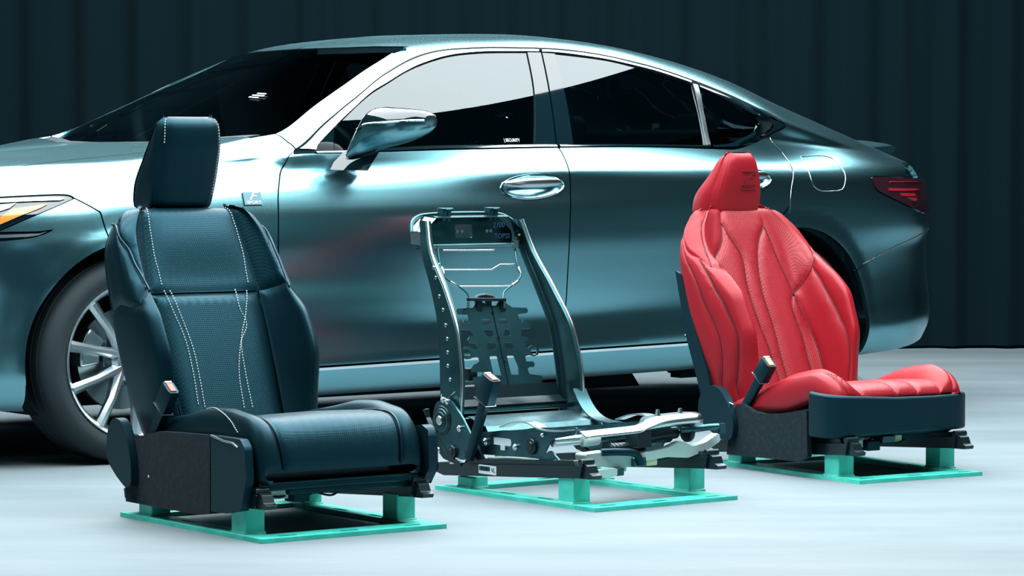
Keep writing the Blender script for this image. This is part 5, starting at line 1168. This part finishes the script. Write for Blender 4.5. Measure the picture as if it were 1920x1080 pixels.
# suspension wires
def pw(u, v): return F2.on_plane(u, v, (-.555, 0, .72), (.89, 0, .46))
def wires(name, pts, r, m, close=False): return MB().tube(curve([pw(*p) for p in pts], .006), r, 8).build(name, m, root2, auto=60)
wires('side_wire', [(821, 465), (824, 490), (831, 517), (845, 528), (860, 537), (876, 550), (881, 562)], .0032, ST_); wires('side_wire', [(965, 462), (969, 492), (976, 517), (969, 527), (958, 536), (945, 548), (942.5, 562)], .0032, ST_)
for pts in ([(830, 469), (878, 469.3), (926, 468.6)], [(814, 495), (824, 495)], [(830, 505.7), (876, 505.7), (921, 505.7), (929, 501), (937, 496), (966, 495.5)], [(858, 537), (908, 537), (958, 536.5)]):
    MB().tube([pw(*p) for p in pts], .0026, 8).build('cross_wire', ZN, root2, auto=60)
for (u, v, u2, v2) in ((828, 500, 832, 514), (972, 500, 976, 514), (844, 528, 858, 537), (960, 535, 972, 526)):
    MB().bar(pw(u, v), pw(u2, v2), .009, .007).build('wire_clip', M['satin'], root2, bevel=.002)
# lumbar mat
M['mat_steel'] = mat('lumbar_steel', (.022, .085, .10), .40, .7, noise=(8, (.012, .05, .06), .35, .7))
def pz(x, y): return F2.on_plane(800 + x / 4.32, 550 + y / 4.32, (-.48, 0, .54), (.966, 0, .258))
o0 = Vector((-.48, 0, .54)); ux = Vector((0, 1, 0)); uy = Vector((-.258, 0, .966)); un = Vector((.966, 0, .258))
def mz(L): return [((Vector(pz(*p)) - o0).dot(ux), (Vector(pz(*p)) - o0).dot(uy)) for p in L]
outl = [(395, 80), (370, 118), (245, 125), (228, 148), (243, 172), (335, 175), (347, 235), (330, 245), (318, 228), (300, 218), (290, 235), (262, 237), (250, 265), (265, 295), (350, 297), (385, 345), (345, 352), (330, 380), (345, 400), (390, 405), (410, 430), (410, 455), (385, 455), (355, 435), (320, 430), (290, 450), (283, 490), (300, 525), (325, 535), (355, 530), (385, 515), (420, 520), (428, 545), (400, 570), (375, 580), (358, 610), (365, 638), (455, 640), (455, 672), (375, 680), (380, 720), (410, 800), (560, 910), (850, 905), (900, 830), (930, 740), (930, 668), (830, 655), (815, 612), (830, 598), (865, 598), (873, 575), (860, 552), (805, 553), (795, 512), (830, 500), (870, 510), (900, 498), (908, 460), (890, 425), (850, 418), (815, 445), (800, 435), (790, 395), (815, 385), (818, 355), (765, 350), (760, 290), (840, 285), (843, 240), (820, 222), (795, 225), (780, 205), (770, 240), (750, 225), (735, 170), (810, 160), (818, 138), (805, 118), (690, 115), (640, 80), (570, 76), (560, 100), (480, 100), (460, 76)]
hol = [[(440, 210), (515, 210), (517, 250), (450, 250)], [(577, 206), (640, 206), (656, 244), (585, 245)], [(455, 295), (532, 295), (542, 350), (490, 352)], [(635, 290), (664, 290), (678, 340), (618, 345)], [(492, 398), (552, 398), (564, 452), (485, 452)], [(620, 398), (690, 398), (702, 450), (640, 450)], [(505, 508), (570, 508), (608, 665), (540, 665)], [(645, 505), (705, 505), (745, 600), (746, 660), (682, 660)],
       [(325 + 28 * cos(t), 484 + 34 * sin(t)) for t in np.linspace(0, 2 * pi, 14, endpoint=False)], [(868 + 26 * cos(t), 465 + 34 * sin(t)) for t in np.linspace(0, 2 * pi, 14, endpoint=False)]]
Mz = Matrix.Translation(o0) @ Matrix((ux, uy, -un)).transposed().to_4x4()
Mz = Matrix.Translation(o0) @ Matrix((ux, uy, ux.cross(uy))).transposed().to_4x4()
lm_ = MB().prism(mz(outl), Mz, .004, [rounded(mz(h), .004, 2) if len(h) < 10 else mz(h) for h in hol]); lum = lm_.build('lumbar_mat', M['mat_steel'], root2, bevel=.0008)
for p in ((530, 160), (578, 362), (625, 560), (668, 775)):
    q = Vector(pz(*p)) + un * .002; T = Matrix.Translation(q) @ Matrix((ux, uy, ux.cross(uy))).transposed().to_4x4(); MB().lathe([(-.002, 0), (-.002, .005), (.002, .005), (.002, .003), (0, .003), (0, 0)], T, 12).build('eyelet', SB, lum)
MB().bar(Vector(pz(520, 100)) + un * .002, Vector(pz(690, 880)) + un * .002, .003, .003).build('spine_crease', SB, lum)
br = MB(); br.bar(pw(877, 561), pw(947, 562), .016, .010); br.tube([Vector(pw(u, v)) - un * .01 for u, v in ((893, 560), (900, 555), (912, 553), (924, 555), (930, 560))], .008, 8); br.box(Vector(pz(420, 110)), (.012, .022, .05)); br.box(Vector(pz(610, 110)), (.012, .022, .05)); br.box(Vector(pz(515, 80)) - un * .01, (.010, .02, .04))
br.build('lumbar_hanger', SB, root2, bevel=.002)
for sx in (877, 944): MB().tube([Vector(pw(sx, 563 + k * 2.2)) + Vector((0, .004 * (k % 2), 0)) for k in range(8)], .004, 6).build('hanger_spring', SB, root2)
MB().box(Vector(pz(400, 640)) - un * .03, (.03, .035, .04)).build('lumbar_motor', SB, root2, bevel=.004)
# lower back: cross tube, back pan
MB().tube([(-.355, -.235, .235), (-.355, .235, .235)], .011, 14).build('cross_tube', ST_, root2, auto=60)
mb = MB(); ribbon(mb, [(-.33, .212), (-.30, .220), (-.26, .210), (-.21, .196), (-.20, .182)], -.205, .215, .003); mb.build('rear_pan', M['galvanised'], root2)
mb = MB(); ribbon(mb, [(-.40, .30), (-.385, .262), (-.365, .250), (-.34, .245)], -.20, .21, .003); mb.build('back_pan', SB, root2)
# recliners
for sg in (-1, 1):
    b = .250 * sg; mb = MB(); side_plate(mb, rounded([(-.415, .20), (-.395, .262), (-.325, .275), (-.262, .225), (-.210, .165), (-.200, .110), (-.26, .095), (-.33, .110), (-.375, .140)], .018, 3), b, .006); rp = mb.build('recliner_plate', ST_, root2, bevel=.0015)
    o = b + .004 * sg
    for (r, th, m) in ((.044, .006, SB), (.036, .012, ST_), (.026, .018, SB), (.014, .026, ZN)):
        d_ = MB(); disc(d_, -.362, o, .208, r, th, 28, .002); d_.build('recliner_disc', m, rp, auto=35)
    for (a, h, r) in ((-.350, .270, .009), (-.330, .266, .009), (-.268, .190, .010), (-.372, .118, .009), (-.305, .118, .020), (-.225, .125, .016)):
        d_ = MB(); disc(d_, a, o + .004 * sg, h, r, .010, 12, .002); disc(d_, a, o + .009 * sg, h, r * .5, .006, 6, .001); d_.build('bolt', ZN if r < .012 else SB, rp, auto=35)
    cv = MB(); side_plate(cv, [(-.452, .235), (-.440, .238), (-.425, .185), (-.40, .135), (-.345, .095), (-.26, .078), (-.26, .088), (-.33, .108), (-.385, .155)], b + .003 * sg, .016); cv.build('recliner_guard', SB, rp, bevel=.002)
# seat-pan side plates, links
for sg in (-1, 1):
    b = .222 * sg; mb = MB()
    side_plate(mb, rounded([(-.245, .175), (-.235, .115), (-.16, .118), (-.03, .122), (.03, .100), (.075, .108), (.105, .150), (.13, .185), (.24, .205), (.25, .228), (.16, .220), (.06, .215), (-.02, .200), (-.10, .195)], .012, 2), b, .005, [rounded([(-.15, .150), (-.06, .150), (-.06, .172), (-.15, .172)], .008, 2)]); sp_ = mb.build('pan_side', ST_, root2, bevel=.001)
    for (a, h, r) in ((.040, .158, .024), (-.035, .150, .010), (-.18, .155, .012), (.095, .195, .007)):
        d_ = MB(); disc(d_, a, b + .005 * sg, h, r, .012, 20, .002); disc(d_, a, b + .010 * sg, h, r * .62, .008, 16, .002); d_.build('pivot', SB if r > .02 else ZN, sp_, auto=35)
    lk = MB(); side_plate(lk, rounded([(.09, .095), (.10, .135), (.135, .155), (.175, .130), (.20, .095)], .008, 2), b + .008 * sg, .006); disc(lk, .165, b + .014 * sg, .118, .013, .010, 14, .002); lk.build('lift_link', ST_, root2, auto=35)
MB().box((-.095, -.228, .145), (.020, .003, .016)).build('sticker', M['sticker'], root2)
# curved side rails and front pan of the seat base
for sg in (-1, 1):
    mb = MB(); pts = curve([(-.10, .205), (-.03, .224), (.03, .226), (.09, .212), (.17, .212), (.255, .222)], .01); ribbon(mb, pts, sg * .200, sg * .238, .004); mb.build('side_rail', ZN, root2)
mb = MB(); ribbon(mb, curve([(-.30, .285), (-.27, .245), (-.235, .215), (-.19, .198), (-.12, .192)], .01), .195, .245, .004); mb.build('rear_bracket', ST_, root2)
fp = MB(); V = []; yy = np.linspace(-.225, .215, 23)
for y in yy:
    k = 1 / (1 + exp(-(y - .03) / .018)); hz = .218 + .012 * (y + .22) / .44 + .020 * k
    V += [(.258 - .075 * k, y, hz - .002 - .002 * k), (.262 - .012 * k, y, hz), (.275, y, hz - .004), (.286, y, hz - .016), (.286, y, .205 + .012 * (y + .22) / .44 + .004 * k)]
F = [(i * 5 + j, i * 5 + j + 1, (i + 1) * 5 + j + 1, (i + 1) * 5 + j) for i in range(22) for j in range(4)]
fpo = fp.add(V, F).build('front_pan', ZN, root2, auto=50); sm = fpo.modifiers.new('solid', 'SOLIDIFY'); sm.thickness = .004
for (y) in (.085, .170):
    MB().tube([(.235, y, .240), (.235, y, .262)], [.010, .005], 8).build('stud', ZN, fpo); 
# torsion tubes, motors, plastics
MB().tube([(.125, -.215, .176), (.125, -.10, .178)], .015, 16).build('lift_tube', ZN, root2, auto=60); MB().tube([(.135, -.06, .180), (.135, .10, .184)], .013, 16).build('lift_tube', ST_, root2, auto=60)
MB().tube([(.135, -.115, .176), (.135, -.06, .178)], .019, 12).build('tube_bush', M['ivory'], root2, auto=60)
mo = MB(); mo.tube([(.20, .05, .180), (.20, .155, .186)], .026, 16); mo.box((.215, .03, .180), (.06, .05, .05)); mo.tube([(.20, .155, .186), (.20, .185, .188)], .018, 14); mo.build('lift_motor', SB, root2, auto=35, bevel=.002)
mo = MB(); mo.tube([(.18, -.05, .150), (.20, .06, .154)], .017, 12); mo.box((.10, .05, .15), (.07, .07, .05)); mo.build('slide_motor', SB, root2, auto=35)
for i in range(9): MB().tube([(.180 + .002 * i, -.05 + .012 * i, .150), (.180 + .002 * i, -.047 + .012 * i, .150)], .0195, 12).build('motor_rib', SB, root2)
fb_ = MB(); fb_.tube(curve([(.225, .185, .196), (.255, .215, .200), (.275, .245, .205), (.285, .275, .206)], .01), [.016] * 2 + [.010] * 30 if False else .010, 10); fb_.box((.288, .285, .200), (.010, .022, .030)); fb_.build('front_bracket', ST_, root2, auto=50)
fb_ = MB(); disc(fb_, .226, .205, .190, .030, .012, 20, .003); fb_.build('bracket_disc', SB, root2, auto=35)
def blob(name, pts, z0, z1, m, y=None):
    """moulded tray: outline given in (b,h) standing across the seat at depth a"""
    a, th_, L = pts; Mx = Matrix(((0, 0, 1, a), (1, 0, 0, 0), (0, 1, 0, 0), (0, 0, 0, 1))); return MB().prism(rounded(L, .006, 2), Mx, th_).build(name, m, root2, bevel=.003)
blob('plastic_tray', (.22, .05, [(-.185, .115), (-.19, .148), (-.10, .152), (-.06, .140), (.0, .138), (.01, .108), (-.06, .100), (-.12, .108)]), 0, 0, M['ivory'])
blob('plastic_guide', (.245, .03, [(.02, .118), (.02, .142), (.10, .150), (.16, .168), (.20, .150), (.25, .160), (.30, .185), (.305, .160), (.26, .138), (.18, .118), (.10, .125)]), 0, 0, M['ivory'])
blob('plastic_foot', (.262, .03, [(-.195, .092), (-.195, .104), (-.10, .106), (-.10, .084), (-.15, .082)]), 0, 0, M['ivory'])
for (c, s, m) in (((.24, .045, .120), (.035, .042, .034), 'cream'), ((.245, .0, .116), (.03, .045, .026), 'steel'), ((.23, -.045, .110), (.02, .02, .040), 'ivory'), ((.250, -.075, .092), (.02, .03, .022), 'steel'), ((.10, -.20, .108), (.05, .03, .02), 'plastic'), ((.20, -.17, .128), (.02, .03, .02), 'plastic'), ((.235, .10, .124), (.03, .04, .02), 'plastic')):
    MB().box(c, s).build('connector', M[m], root2, bevel=.003)
rnd = random.Random(11)
for i in range(7):
    y0 = -.225 + .006 * i; z0 = .105 + .007 * rnd.random()
    pts = curve([(-.17 + .03 * i, y0, z0), (-.06, y0 - .005, z0 + .018 * rnd.random()), (.06, y0, z0 + .014 * rnd.random()), (.16, y0 + .02, z0 + .012 * rnd.random()), (.23, y0 + .05 + .02 * i, z0 + .004)], .015); MB().tube(pts, .0028 + .0012 * rnd.random(), 6).build('wire', M['plastic'] if i % 3 else M['ivory'], root2, auto=60)
MB().tube(curve([(.24, -.13, .150), (.262, -.08, .150), (.266, -.02, .140), (.262, .0, .112)], .01), .011, 10).build('wire_sleeve', M['plastic'], root2, auto=60)
for (a, b, h) in ((-.14, -.205, .118), (-.10, -.21, .112), (.00, -.21, .112), (.05, -.215, .116), (-.19, -.21, .13), (-.25, -.20, .12)):
    MB().box((a, b, h), (.025, .02, .018)).build('bracket', ZN if rnd.random() < .5 else SB, root2, bevel=.002)
fk = MB(); side_plate(fk, [(-.235, .15), (-.21, .155), (-.165, .10), (-.13, .088), (-.20, .085), (-.24, .10)], -.24, .010); fk.build('recliner_guard', SB, root2, bevel=.002)
zr = rails(F2, root2, .046, .090, -.232, .235)
lb = [o for o in root2.children if o.name.startswith('slide_rail')][0]
MB().box((-.130, -.2580, zr(-.130) + .019), (.085, .0015, .026)).build('label_sticker', M['sticker'], lb)
bar = MB(); x = -.168; rnd = random.Random(2)
while x < -.118: 
    w_ = .0008 + .0014 * rnd.random(); bar.box((x, -.2592, zr(-.13) + .022), (w_, .0006, .013)); x += w_ + .0009
bar.build('barcode', M['plastic'], lb)
letters('label_letters', 'VL', None, None, .018, M['plastic'], lb, Matrix(((1, 0, 0, -.112), (0, 0, -1, -.2592), (0, 1, 0, zr(-.13) + .014), (0, 0, 0, 1))), shear=0, ext=.0003)
buckle(root2, (-.215, -.262, .105), (-.105, -.262, .352), None, M['button'], head=(.062, .036, .080))
